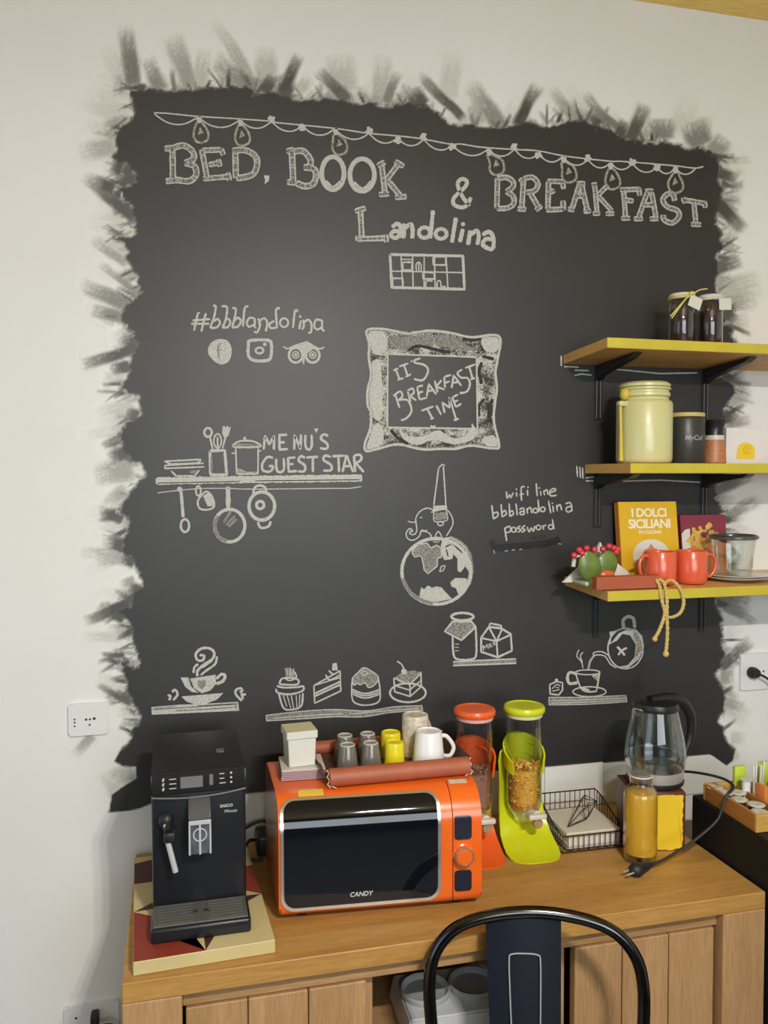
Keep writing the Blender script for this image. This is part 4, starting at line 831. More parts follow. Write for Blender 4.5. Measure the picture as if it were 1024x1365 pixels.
for v in b.verts: v.co.x -= .085*max(0, v.co.y-.02)*(1-v.co.x/MW)
ob('body', b, m_or, mw)
for x in (.05, MW-.05):
    for y in (.04, MD-.04): b = NB(); lathe(b, [(0, 0), (.012, 0), (.013, .0135), (0, .0135)], 12, (x, y, 0)); ob('foot', b, m_cm, mw)
def front(s):            # point and outward normal on the front profile, s = height measured along it
    L1 = MH-RT
    if s <= L1: return Vector((0, 0, s)), Vector((0, -1, 0))
    a = (s-L1)/RT; return Vector((0, RT-RT*math.cos(a), L1+RT*math.sin(a))), Vector((0, -math.cos(a), math.sin(a)))
def patch(b, x0, x1, s0, s1, r, off, thick=.002, rows=26, cols=6, mi=0):
    G = []
    for i in range(rows+1):
        u = i/rows; u = .5-.5*math.cos(PI*u); s = s0+(s1-s0)*u; d = min(s-s0, s1-s); ins = 0 if d >= r else r-math.sqrt(max(0, r*r-(r-d)**2)); p, nn = front(s)
        G.append([[b.verts.new(p+nn*o+Vector((x0+ins+(x1-x0-2*ins)*j/cols, 0, 0))) for j in range(cols+1)] for o in (off, off-thick)])
    for i in range(rows):
        for j in range(cols):
            f = b.faces.new((G[i][0][j], G[i][0][j+1], G[i+1][0][j+1], G[i+1][0][j])); f.material_index = mi
        for j in (0, cols):
            f = b.faces.new((G[i][0][j], G[i+1][0][j], G[i+1][1][j], G[i][1][j])); f.material_index = mi
    for i in (0, rows):
        for j in range(cols):
            f = b.faces.new((G[i][0][j], G[i][1][j], G[i][1][j+1], G[i][0][j+1])); f.material_index = mi
b = NB(); patch(b, .004, .352, .026, .266, .030, .0040, .0055); dr = ob('door', b, m_sil, mw)
b = NB(); patch(b, .011, .345, .034, .259, .025, .0056, .003); ob('door_glass', b, m_dg, dr)
b = NB(); G = [front(.02+.275*i/30) for i in range(31)]; tube(b, [p+nn*.0002+Vector((.3795, 0, 0)) for p, nn in G], .0011, 5); ob('seam', b, mat('dark_seam', (.12, .02, .005), .6), mw)
cp_ = NB(); patch(cp_, .383, .4215, .155, .207, .007, .0026, .004, 14, 4); ob('display_window', cp_, m_dk, mw)
cp_ = NB(); patch(cp_, .383, .4215, .040, .086, .007, .0026, .004, 14, 4); ob('display_window', cp_, m_dk, mw)
b = NB(); lathe(b, [(.024, 0), (.024, .004), (.021, .006), (.0195, .016), (.017, .0185), (0, .0190)], 28); bmesh.ops.rotate(b, verts=b.verts, cent=(0, 0, 0), matrix=Matrix.Rotation(PI/2, 3, 'X')); bmesh.ops.translate(b, verts=b.verts, vec=(.4025, .001, .1215)); kb = ob('knob', b, m_or, mw)
b = NB(); tube(b, [(.4025+.0198*math.cos(2*PI*i/28), -.016, .1215+.0198*math.sin(2*PI*i/28)) for i in range(28)], .0018, 6, closed=True); ob('knob_ring', b, m_sil, kb)
text('maker_lettering', 'CANDY', .014, m_ico, (.175, -.0064, .054), FRONT, mw, shear=.2, bold=.0002)
m_stk = mat('yellow_sticker', (.72, .50, .06), .5); m_stw = mat('pale_sticker', (.68, .64, .48), .5, noise=.3, nscale=60)
b = NB(); patch(b, .045, .100, .272, .294, .002, .0012, .001, 8, 4); ob('yellow_sticker', b, m_stk, mw)
b = NB(); patch(b, .384, .426, .284, .300, .002, .0012, .001, 8, 4); ob('rating_sticker', b, m_stw, mw, smooth=False)
MT = TT+MH+.0012

# ------------------------------------------------------------------ things on the microwave
m_wbox = mat('white_card_box', (.66, .66, .60), .6, noise=.04); m_lid = mat('pale_cream_lid', (.62, .59, .36), .55, noise=.06); m_nap = mat('mauve_paper', (.46, .33, .36), .8, noise=.3, nscale=120, stretch=(1, 1, 12))
t = thing('paper_napkin_stack', 'stack of pinkish paper napkins under the white box on the microwave', 'napkins', (.272, -.262, MT), math.radians(-3))
for k in range(6):
    b = NB(); o_ = random.uniform(-.002, .002); box(b, -.050+o_, .050+o_, -.05, .05, k*.0042, k*.0042+.0036, .001, 1); ob('napkin', b, m_nap if k < 5 else mat('pale_paper', (.62, .56, .54), .8), t, smooth=False)
t = thing('lidded_box', 'white square box with a cream lid on the napkins on the microwave', 'box', (.268, -.262, MT+.0252), math.radians(4))
b = NB(); prism(b, [(-.030, 0), (.030, 0), (.033, .070), (-.033, .070)], -.032, .032, plane='xz'); bmesh.ops.bevel(b, geom=list(b.edges), offset=.0015, segments=1, affect='EDGES'); ob('body', b, m_wbox, t, smooth=False)
b = NB(); box(b, -.0360, .0360, -.0355, .0355, .064, .0815, .0015, 1); ob('lid', b, m_wbox, t, smooth=False)
b = NB(); box(b, -.0352, .0352, -.0347, .0347, .0814, .0822); ob('lid_top', b, m_lid, t, smooth=False)
m_terr = mat('terracotta_leather', (.40, .105, .052), .55, noise=.15, nscale=30, bump=.1); m_trin = mat('dark_brown_leather', (.10, .042, .026), .6, noise=.2, nscale=40); m_stitch = mat('pale_lacing', (.60, .44, .30), .7)
ty = thing('leather_tray', 'terracotta leather tray with laced corners on top of the microwave', 'tray', (.482, -.258, MT))
b = NB(); box(b, -.160, .160, -.105, .105, 0, .006, .002, 1); ob('base', b, m_trin, ty, smooth=False)
b = NB(); tube(b, [(-.163, -.110, .0205), (.163, -.110, .0205)], .020, 18); ob('front_rail', b, m_terr, ty)
b = NB(); tube(b, [(-.163, .110, .017), (.163, .110, .017)], .0165, 16); ob('back_rail', b, m_terr, ty)
for s in (-1, 1):
    b = NB(); prism(b, [(s*.160, .004), (s*.166, .004), (s*.178, .032), (s*.172, .033)], -.095, .095, plane='xz'); ob('side_flap', b, m_trin, ty, smooth=False)
    for sy in (-1, 1):
        b = NB(); pts = [(s*(.163+.006*(k % 2)), sy*(.114-.003*k) - .012*(sy < 0), .004+.0070*k) for k in range(6)]; tube(b, pts, .0016, 6); tube(b, [(s*.165, sy*.118, .006), (s*.150, sy*.128, .003)], .0015, 6); ob('lacing', b, m_stitch, ty)
b = NB(); tube(b, [(-.168, -.06, .033), (-.178, .0, .036), (-.168, .06, .033)], .003, 6, smooth_n=4); ob('handle_cord', b, m_stitch, ty)
CZ0 = MT+.0066
m_grey = mat('smoky_grey_glass', (.19, .17, .145), .2, metal=.15, coat=.4, noise=.15); m_rim = mat('pale_foot_rim', (.52, .48, .42), .4)
m_ycup = mat('yellow_cup_glaze', (.78, .66, .01), .3, coat=.2); m_wm = mat('white_mug_glaze', (.82, .83, .82), .25, coat=.3, noise=.05, nscale=60); m_pat = mat('white_glaze_brown_speckle', (.70, .66, .58), .3, noise=.35, nscale=90, c2=(.46, .36, .22))
def cup(name, label, cat, x, y, group, r0, r1, h, m, rim=None):
    t = thing(name, label, cat, (x, y, CZ0), group=group); b = NB()
    lathe(b, [(r0-.003, .0), (r0, .0), (r0-.0005, .010), (r0-.002, .018), (r1+.0015, h-.006), (r1, h-.001), (r1-.003, h), (r1-.005, h-.0025), (0, h-.003)], 28); ob('bowl', b, m, t)
    b = NB(); lathe(b, [(r0-.003, 0), (r0-.006, .004), (r1-.006, h-.008), (0, h-.009)], 28); ob('inside', b, m, t)
    if rim: b = NB(); tube(b, [((r1-.0025)*math.cos(2*PI*i/24), (r1-.0025)*math.sin(2*PI*i/24), h-.0005) for i in range(24)], .0024, 6, closed=True); ob('foot_ring', b, rim, t)
    return t
G_ = 'grey espresso cups upside down on the leather tray'
cup('espresso_cup', 'grey upturned espresso cup, front left of the four', 'cup', .376, -.292, G_, .0265, .0185, .060, m_grey, m_rim)
cup('espresso_cup', 'grey upturned espresso cup, front right of the four', 'cup', .4315, -.292, G_, .0265, .0185, .060, m_grey, m_rim)
cup('espresso_cup', 'grey upturned espresso cup, back left of the four', 'cup', .384, -.222, G_, .0265, .0185, .060, m_grey, m_rim)
cup('espresso_cup', 'grey upturned espresso cup, back right of the four', 'cup', .440, -.222, G_, .0265, .0185, .060, m_grey, m_rim)
cup('espresso_cup', 'yellow upturned cup nearer the front of the tray', 'cup', .489, -.290, 'yellow cups on the leather tray', .026, .0215, .058, m_ycup)
cup('espresso_cup', 'yellow upturned cup behind the other yellow cup', 'cup', .4985, -.220, 'yellow cups on the leather tray', .027, .0225, .060, m_ycup)
def mug(label, x, y, m, hang, r0, r1, h):
    t = cup('mug', label, 'mug', x, y, 'white mugs upside down on the leather tray', r0, r1, h, m)
    b = NB(); ca, sa = math.cos(hang), math.sin(hang); P = [(r1+.002, h*.80), (r1+.016, h*.76), (r1+.031, h*.52), (r1+.034, h*.34), (r1+.024, h*.16), (r0-.004, h*.20)]
    tube(b, [(q*ca, q*sa, z) for q, z in P], .0052, 10, smooth_n=5); ob('handle', b, m, t)
mug('white upturned mug with its handle to the right, at the front of the tray', .572, -.296, m_wm, math.radians(5), .039, .030, .080)
mug('tall speckled white upturned mug at the back of the tray', .562, -.217, m_pat, math.radians(38), .037, .031, .098)

# ------------------------------------------------------------------ cereal dispensers
m_tube = thin_glass('clear_plastic_tube', (.95, .96, .98), .07, .06); m_clear = thin_glass('clear_glass', (.95, .97, .96), .12, .02)
m_spig = mat('pale_plastic_valve', (.62, .60, .52), .35); m_whl = mat('tan_wheel', (.36, .24, .13), .4); m_fun = thin_glass('frosted_funnel', (.75, .74, .70), .25, .3)
def dispenser(label, x, y, rz, c, name2, wf=1.):
    m = mat(name2, c, .33, coat=.25, noise=.05, sub=0)
    ml = mat(name2+'_seal', tuple(.5*q+.38 for q in c), .5)
    t = thing('cereal_dispenser', label, 'cereal dispenser', (x, y, TT), rz, 'cereal dispensers beside the microwave')
    b = NB(); cl = [(-.112, .002, .016, -.0), (-.1105, .002, .030, .0), (-.106, .0022, .044, 0), (-.097, .003, .057, 0), (-.083, .005, .066, 0), (-.062, .010, .0705, 0), (-.038, .019, .070, .002), (-.008, .034, .068, .006), (.020, .064, .062, .012), (.036, .10, .058, .018), (.044, .14, .056, .024), (.048, .18, .057, .030), (.050, .215, .060, .034), (.051, .238, .056, .034), (.051, .250, .040, .030)]
    G = []
    for (yy, zz, hw, bul) in cl: G.append([b.verts.new((hw*wf*u, yy-bul*abs(u)**2.2, zz)) for u in [-1+2*j/14 for j in range(15)]])
    for i in range(len(G)-1):
        for j in range(14): b.faces.new((G[i][j], G[i][j+1], G[i+1][j+1], G[i+1][j]))
    bmesh.ops.subdivide_edges(b, edges=list(b.edges), cuts=1, use_grid_fill=True, smooth=.6)
    bmesh.ops.solidify(b, geom=list(b.faces), thickness=.004); ob('stand', b, m, t)
    b = NB(); G = []
    for i in range(25):       # tilted collar holding the tube: high at the back, dipping to the front ends
        a = math.radians(-38+256*i/24); ca, sa = math.cos(a), math.sin(a); zc_ = .226+.026*sa; hh = .021+.006*sa
        G.append([b.verts.new((rr*ca, rr*sa, zc_+dz)) for rr, dz in ((.0475, -hh), (.052, -hh), (.0545, hh), (.050, hh))])
    for i in range(24):
        for j in range(4): b.faces.new((G[i][j], G[i][(j+1) % 4], G[i+1][(j+1) % 4], G[i+1][j]))
    b.faces.new(G[0]); b.faces.new(list(reversed(G[-1]))); ob('collar', b, m, t)
    b = NB(); lathe(b, [(.0455, .115), (.0455, .336), (.0435, .336), (.0435, .115)], 36); ob('tube', b, m_tube, t)
    b = NB(); lathe(b, [(.0455, .1148), (.040, .095), (.028, .078), (.022, .066)], 32); ob('funnel', b, m_fun, t)
    b = NB(); lathe(b, [(.0462, .3365), (.0475, .340), (.0475, .346), (0, .3462)], 36); ob('lid_seal', b, ml, t)
    b = NB(); lathe(b, [(0, .3464), (.0505, .3464), (.0535, .350), (.0535, .358), (.050, .3635), (.044, .3645), (.042, .3625), (0, .3625)], 40); ob('lid', b, m, t)
    b = NB(); tube(b, [(.002, -.030, .092), (.012, -.062, .098)], [.014, .012], 12); box(b, -.014, .034, -.074, -.058, .090, .104, .005, 2); ob('valve', b, m_spig, t)
    b = NB(); lathe(b, [(0, 0), (.011, 0), (.013, .003), (.013, .012), (.011, .015), (0, .015)], 18); bmesh.ops.rotate(b, verts=b.verts, cent=(0, 0, 0), matrix=Matrix.Rotation(PI/2, 3, 'X')); bmesh.ops.translate(b, verts=b.verts, vec=(.014, -.050, .077)); ob('portion_wheel', b, m_whl, t)
    return t
dispenser('orange cereal dispenser half hidden behind the microwave', .727, -.190, math.radians(-3), (.82, .115, .018), 'orange_plastic', .80)
dispenser('yellow green cereal dispenser right of the orange one', .8605, -.195, math.radians(-2), (.60, .66, .012), 'lime_plastic')
def flakes(name, label, cat, x, y, n, cols, size, top):
    b = NB(); rnd = random.Random(3); lathe(b, [(0, .084), (.018, .086), (.030, .10), (.036, .118), (.036, top-.012), (0, top-.006)], 20)
    for i in range(n):
        a = rnd.uniform(0, 2*PI); r = .036*math.sqrt(rnd.uniform(.75, 1)); z = rnd.uniform(.10, top); rr = min(r, .012+(z-.08)*.9)
        if rnd.random() < .2: rr *= rnd.random(); z = top-.004+rnd.uniform(-.004, .006)
        mt = Euler((rnd.uniform(-1, 1), rnd.uniform(-1, 1), rnd.uniform(0, 6))).to_matrix(); s = size*rnd.uniform(.6, 1.1); c_ = Vector((rr*math.cos(a), rr*math.sin(a), z))
        vs = [b.verts.new(c_+mt @ Vector((s*.5*math.cos(k*PI/3)*rnd.uniform(.8, 1.1), s*.4*math.sin(k*PI/3), s*.16*math.cos(k*2*PI/3+.5)))) for k in range(6)]; f = b.faces.new(vs); f.material_index = rnd.randrange(len(cols))
    o = ob(name, b, cols, None, smooth=False); o.location = (x, y, TT); return tag(o, label, cat, kind='stuff')
flakes('corn_flakes', 'golden corn flakes inside the yellow green dispenser', 'cereal', .8605, -.195, 420, [mat('corn_flake', (.88, .50, .06), .6, noise=.3, nscale=200), mat('corn_flake_light', (.95, .64, .14), .6), mat('corn_flake_dark', (.74, .36, .03), .6)], .017, .212)
flakes('cocoa_cereal', 'brownish puffed cereal inside the orange dispenser', 'cereal', .727, -.190, 520, [mat('cereal_brown', (.34, .17, .10), .7), mat('cereal_pink', (.46, .25, .17), .7), mat('cereal_dark', (.22, .10, .06), .7)], .009, .212)
# ------------------------------------------------------------------ wire basket with paper napkins
m_wire = mat('dark_brown_wire', (.035, .026, .022), .45, metal=.4)
wb = thing('wire_basket', 'dark wire basket holding white paper napkins', 'basket', (1.0215, -.190, TT), math.radians(-1))
bw, bd = .0885, .087
def rimz(y):                       # rim rises in a curve from the front to the back
    u = (y+bd)/(2*bd); return .044+.044*(u*u*(3-2*u))
b = NB(); R = .0014
side = [(-bd+2*bd*i/10) for i in range(11)]
rim = [(-bw, y, rimz(y)) for y in side]+[(bw, y, rimz(y)) for y in reversed(side)]
tube(b, rim, .0020, 6, closed=True); ob('rim', b, m_wire, wb)
b = NB(); tube(b, [(-bw, -bd, .003), (bw, -bd, .003), (bw, bd, .003), (-bw, bd, .003)], .0018, 6, closed=True)
for i in range(1, 7): x = -bw+2*bw*i/7; tube(b, [(x, -bd, .003), (x, bd, .003)], .0011, 5)
ob('base_frame', b, m_wire, wb)
for i in range(13):
    x = -bw+2*bw*i/12
    for y in (-bd, bd): b = NB(); tube(b, [(x, y, .003), (x, y, rimz(y))], .0012, 5); ob('upright_wire', b, m_wire, wb)
for i in range(1, 12):
    y = -bd+2*bd*i/12
    for x in (-bw, bw): b = NB(); tube(b, [(x, y, .003), (x, y, rimz(y))], .0012, 5); ob('upright_wire', b, m_wire, wb)
m_paper = mat('white_paper', (.70, .66, .55), .8, noise=.05); m_paper2 = mat('mauve_paper_edge', (.50, .42, .44), .8)
t = thing('paper_napkin_stack', 'thick stack of cream white paper napkins in the wire basket', 'napkins', (1.0215, -.190, TT+.0055), math.radians(-1))
for k in range(10):
    b = NB(); o_ = random.uniform(-.0015, .0015); box(b, -.073+o_, .075+o_, -.078, .072, k*.0042, k*.0042+.0040, .0012, 1); ob('napkin', b, m_paper if k > 1 else m_paper2, t, smooth=False)
t = thing('wire_weight', 'dark geometric wire weight lying on the napkins in the basket', 'weight', (1.022, -.188, TT+.0485), math.radians(12))
b = NB(); apex = (-.066, -.035, .0015); ring = [(.012+.030*math.cos(a)*.6, .036*math.cos(a)-.01, .030+.030*math.sin(a)) for a in [2*PI*k/6+.3 for k in range(6)]]; top_ = (.060, .0, .034)
mnz = min(p[2] for p in ring); ring = [(p[0], p[1], p[2]-mnz+.0014) for p in ring]
for k in range(6):
    tube(b, [ring[k], ring[(k+1) % 6]], .0011, 5); tube(b, [apex, ring[k]], .0011, 5); tube(b, [top_, ring[k]], .0011, 5)
ob('wire_frame', b, m_wire, t)

# ------------------------------------------------------------------ tin, kettle, bottle
m_tin = mat('dark_red_brown_tin', (.115, .028, .020), .4, noise=.2, nscale=12); m_ylab = mat('torn_yellow_paper', (.80, .55, .015), .6, noise=.06)
tn = thing('tea_tin', 'dark red box with a torn edged yellow paper front, under the kettle', 'tin', (1.186, -.2535, TT), math.radians(-13))
b = NB(); box(b, -.064, .074, -.064, .066, 0, .150, .003, 2); ob('body', b, m_tin, tn)
b = NB(); rn = random.Random(5); Pl = []
for i in range(16): Pl.append((-.0630+.129*i/15, .002+rn.uniform(-.001, .0015)+(.004 if i > 12 else 0)))
for i in range(18): Pl.append((.066+rn.uniform(-.0018, .0012), .006+.132*i/17))
for i in range(16): Pl.append((.066-.129*i/15, .143+rn.uniform(-.001, .001)-.003*i/15*0))
Pl += [(-.0632, .10), (-.0632, .05)]
prism(b, Pl, -.0665, -.0642, plane='xz'); ob('yellow_front', b, m_ylab, tn, smooth=False)
m_kblk = mat('kettle_black_plastic', (.012, .012, .013), .35, spec=.5); m_steel = mat('brushed_steel', (.62, .60, .58), .4, metal=.55, noise=.12, nscale=20, stretch=(1, 1, 10)); m_kg = thin_glass('kettle_glass', (.86, .90, .91), .16, .03); m_wat = thin_glass('kettle_water', (.86, .90, .90), .12, .02)
kt = thing('electric_kettle', 'glass electric kettle with black lid and handle standing on the red tin', 'kettle', (1.209, -.246, TT+.1512), math.radians(4)); kt.scale = (.93, .93, .95)
b = NB(); lathe(b, [(0, 0), (.072, 0), (.078, .003), (.079, .010), (.074, .013), (0, .013)], 40); ob('base', b, m_kblk, kt)
b = NB(); lathe(b, [(0, .0135), (.0755, .0135), (.0765, .017), (.0785, .038), (.0785, .042), (0, .042)], 44); ob('steel_band', b, m_steel, kt)
b = NB(); lathe(b, [(.0785, .0425), (.0835, .060), (.0845, .075), (.083, .095), (.0775, .130), (.070, .165), (.0625, .197), (.0600, .206)], 44); ob('glass_jug', b, m_kg, kt)
b = NB(); lathe(b, [(0, .0435), (.0765, .0435), (.0812, .060), (.0820, .072), (0, .072)], 40); ob('water', b, m_wat, kt)
b = NB(); tube(b, [(.0835*math.cos(2*PI*i/40), .0835*math.sin(2*PI*i/40), .0735) for i in range(40)], .0016, 6, closed=True); ob('water_line', b, thin_glass('water_line_glass', (.8, .82, .82), .35, .1), kt)
b = NB(); lathe(b, [(.0625, .203), (.0635, .212), (.060, .222), (.040, .228), (0, .230)], 40); ob('lid', b, m_kblk, kt)
b = NB(); tube(b, [(-.058, -.006, .205), (-.074, -.006, .211), (-.083, -.006, .213)], [.018, .012, .006], 14); ob('spout', b, m_clear, kt)
b = NB(); tube(b, [(-.02, 0, .224), (.045, 0, .226), (.085, 0, .214), (.112, 0, .185), (.122, 0, .145), (.116, 0, .105), (.096, 0, .060), (.078, 0, .040)], [.016, .017, .016, .0145, .013, .012, .011, .009], 14, smooth_n=5); bmesh.ops.scale(b, vec=(1, .95, 1), verts=b.verts); ob('handle', b, m_kblk, kt)
m_jui = mat('orange_juice', (.68, .37, .025), .35, sub=0, noise=.06); m_jl = mat('orange_label_band', (.76, .46, .05), .5)
bt = thing('juice_bottle', 'clear glass bottle of orange juice standing in front of the kettle', 'bottle', (1.106, -.3475, TT))
b = NB(); lathe(b, [(0, .0), (.038, .0), (.0405, .004), (.0415, .030), (.0415, .162), (.038, .176), (.0285, .186), (.0255, .192), (.0255, .212)], 36); ob('glass', b, m_clear, bt)
b = NB(); lathe(b, [(0, .020), (.0385, .020), (.0392, .024), (.0400, .030), (.0400, .160), (.036, .172), (0, .173)], 32); ob('juice', b, m_jui, bt)
b = NB(); lathe(b, [(0, .005), (.0385, .005), (.0385, .0185), (0, .0185)], 32); ob('thick_base', b, thin_glass('base_glass', (.80, .76, .60), .2, .1), bt)
b = NB(); lathe(b, [(.0272, .196), (.0272, .216), (.025, .2185), (0, .2185)], 28); ob('cap', b, thin_glass('milky_cap', (.72, .72, .70), .35, .3), bt)
b = NB(); tube(b, [(.0268*math.cos(2*PI*i/24), .0268*math.sin(2*PI*i/24), .212) for i in range(24)], .0018, 6, closed=True); ob('cap_ring', b, m_pl, bt)
b = NB(); tube(b, [(.070, .022, .158), (.085, -.01, .172), (.105, -.070, .184), (.124, -.118, .186), (.126, -.148, .180), (.113, -.157, .172), (.098, -.160, .1625), (.088, -.161, .142), (.071, -.162, .105), (.02, -.162, .068), (-.035, -.164, .042), (-.08, -.168, .026), (-.118, -.170, .018)], .0036, 8, smooth_n=8)
kc = ob('power_cord', b, m_cab, kt); kc.matrix_parent_inverse = kt.matrix_basis.inverted(); kc.location = (1.209, -.246, TT)
b = NB(); ball(b, (-.160, -.180, .0165), .0165, (1.25, 1.05, 1)); tube(b, [(-.155, -.180, .0165), (-.130, -.174, .018), (-.112, -.169, .0195)], [.014, .010, .005], 12); pl_ = ob('plug', b, m_cab, kc)
b = NB()
for s in (-1, 1): tube(b, [(-.175, -.184+s*.008, .0165), (-.196, -.190+s*.008, .0160)], .0022, 8)
for f in b.faces: f.material_index = 1
pl_.data.materials.append(m_steel); bm2 = NB(); bm2.from_mesh(pl_.data); me2 = bpy.data.meshes.new('pins'); b.to_mesh(me2); b.free(); bm2.from_mesh(me2); bm2.to_mesh(pl_.data); bm2.free(); bpy.data.meshes.remove(me2)

# ------------------------------------------------------------------ wooden tray with coffee pods on the black cabinet
m_tw = wood('orange_brown_wood', (.48, .21, .055), (.36, .14, .035), 'y', .45, 4.); m_twf = wood('light_tray_wood', (.60, .36, .09), (.50, .28, .06), 'x', .45, 4.)
BT = .9158
tr = thing('wooden_tray', 'orange brown wooden tray with compartments on the black cabinet', 'tray', (1.306, -.516, BT), math.radians(-2))
TW, TD, TH = .26, .212, .0415
for nm, a in (('side_wall', (0, .008, .008, TD-.008)), ('side_wall', (TW-.008, TW, .008, TD-.008)), ('divider', (.072, .077, .008, TD-.008))):
    b = NB(); box(b, *a, .0045, TH, .0008, 1); ob(nm, b, m_tw, tr, smooth=False)
for nm, a in (('front_wall', (0, TW, 0, .008)), ('back_wall', (0, TW, TD-.008, TD))):
    b = NB(); box(b, *a, .0, TH, .0008, 1); ob(nm, b, m_twf, tr, smooth=False)
b = NB(); box(b, .001, TW-.001, .0085, TD-.0085, 0, .0045); ob('base', b, m_tw, tr, smooth=False)
m_foil = mat('white_foil_lid', (.70, .69, .62), .35, metal=.2, noise=.15, nscale=90); m_pod = mat('brown_pod_cup', (.12, .06, .035), .5)
POD = None
for i, (px_, py_, dz, lb) in enumerate(((1.338, -.488, 0, 'nearest the front wall'), (1.356, -.452, .002, 'second from the front wall'), (1.340, -.410, .0, 'third from the front wall'), (1.362, -.376, .003, 'fourth from the front wall'), (1.337, -.362, -.001, 'fifth from the front wall'), (1.331, -.328, .001, 'at the back of the row'))):
    lab = 'white lidded coffee pod in the wooden tray, ' + lb
    if POD is None:
        POD = thing('coffee_pod', lab, 'coffee pod', (px_, py_, BT+.0060), 0, 'coffee pods in the wooden tray')
        b = NB(); lathe(b, [(0, 0), (.013, 0), (.0155, .028), (0, .0285)], 20); ob('pod_cup', b, m_pod, POD)
        b = NB(); lathe(b, [(.0155, .0287), (.0205, .0290), (.0210, .0305), (.0195, .0318), (.006, .0325), (.004, .0315), (0, .0315)], 24); ob('foil_lid', b, m_foil, POD)
    else: dup(POD, (px_, py_, BT+.0065+max(0, dz)), None, lab)
m_yp = mat('yellow_packet', (.80, .68, .01), .4); m_op = mat('orange_packet', (.62, .20, .05), .4); m_gp = mat('lime_packet', (.50, .62, .06), .4)
def packet(name, label, x, y, w_, d_, h, m, rz, rx=0.):
    o = NB(); box(o, -w_/2, w_/2, -d_/2, d_/2, 0, h, min(.003, d_*.3), 2); oo = ob(name, o, m, None, smooth=True); oo.location = (x, y, BT+.0062); oo.rotation_euler = (rx, 0, rz); return tag(oo, label, 'packet', 'packets in the wooden tray')
packet('tea_packet', 'bright yellow packet standing in the wooden tray', 1.445, -.455, .085, .03, .085, m_yp, .05)
packet('tea_packet', 'orange packet standing left of the yellow one in the tray', 1.397, -.42, .012, .035, .066, m_op, .1)
packet('tea_packet', 'lime green packet at the back left of the wooden tray', 1.400, -.332, .034, .012, .083, m_gp, .0)
packet('tea_packet', 'lime green packet at the back right of the wooden tray', 1.478, -.332, .05, .012, .088, m_gp, .0)
for i, (x, y, z, lb) in enumerate(((1.390, -.372, 0, 'round white creamer capsule by the divider of the tray'), (1.475, -.385, .0, 'round white creamer capsule behind the yellow packet'))):
    t = thing('creamer_capsule', lb, 'creamer', (x, y, BT+.0062), 0, 'creamer capsules'); b = NB(); lathe(b, [(0, 0), (.009, 0), (.0115, .06), (.0, .0605)], 18); ob('capsule_cup', b, m_pl, t); b = NB(); lathe(b, [(.0115, .0607), (.0155, .061), (.0155, .0625), (0, .0628)], 20); ob('foil_lid', b, m_foil, t)
for i in range(4):
    o = NB(); tube(o, [(0, 0, .003), (.003*(i-1.5), -.004, .09+.006*(i % 2))], .0026, 8); oo = ob('sugar_stick', o, m_pl, None); oo.location = (1.428+.0085*i, -.352+.004*(i % 2), BT+.0062); tag(oo, 'thin white sugar stick standing among the packets in the tray', 'sugar stick', 'sugar sticks in the wooden tray')

# ------------------------------------------------------------------ top shelf: two jam jars
m_jam = mat('dark_plum_jam', (.040, .018, .016), .35, noise=.3, nscale=25); m_jg = thin_glass('jar_glass', (.80, .76, .76), .14, .04); m_cloth = mat('off_white_paper', (.66, .64, .55), .8); m_raf = mat('yellow_raffia', (.62, .56, .16), .7)
def jamjar(label, x, y, tagx, tw):
    t = thing('jam_jar', label, 'jar', (x, y, sz(0, y)), 0, 'jam jars on the top shelf'); t.scale = (.9, .9, .90)
    b = NB(); lathe(b, [(0, 0), (.033, 0), (.037, .005), (.037, .128), (.033, .140), (.031, .143)], 36); ob('glass', b, m_jg, t)
    b = NB(); lathe(b, [(0, .003), (.0335, .003), (.0355, .007), (.0355, .112), (0, .113)], 32); ob('jam', b, m_jam, t)
    b = NB(); lathe(b, [(0, .1435), (.036, .1435), (.0385, .146), (.0385, .156), (.034, .161), (0, .162)], 32); ob('lid', b, m_cloth, t)
    b = NB(); box(b, tagx-.021, tagx+.021, -.0425, -.0405, .112, .147, .0006, 1, rot=Matrix.Rotation(tw, 3, 'Y'), about=(tagx, -.041, .13)); ob('paper_tag', b, m_cloth, t, smooth=False)
    b = NB()
    for k in range(2): tube(b, [(.0392*math.cos(2*PI*i/28), .0392*math.sin(2*PI*i/28), .146+.005*k+.0015*math.sin(i)) for i in range(28)], .0020, 6, closed=True)
    ob('twine', b, m_cloth if tw < 0 else m_raf, t); return t
j1 = jamjar('jam jar with long raffia ends on the topmost shelf, left of the pair', 1.3365, -.150, .018, .35)
b = NB()
for q in ((-.072, .082), (-.068, .076)): tube(b, [(.002, -.043, .150), (-.020, -.048, .135), (q[0], -.052, q[1])], .0022, 6, smooth_n=4)
tube(b, [(.010, -.042, .154), (.03, -.046, .166), (.055, -.046, .170)], .002, 6, smooth_n=4); ball(b, (.006, -.043, .155), .008, (1.3, .7, .8)); ob('raffia_bow', b, m_raf, j1)
jamjar('jam jar with a square white tag on the topmost shelf, right of the pair', 1.425, -.150, .022, -.05)

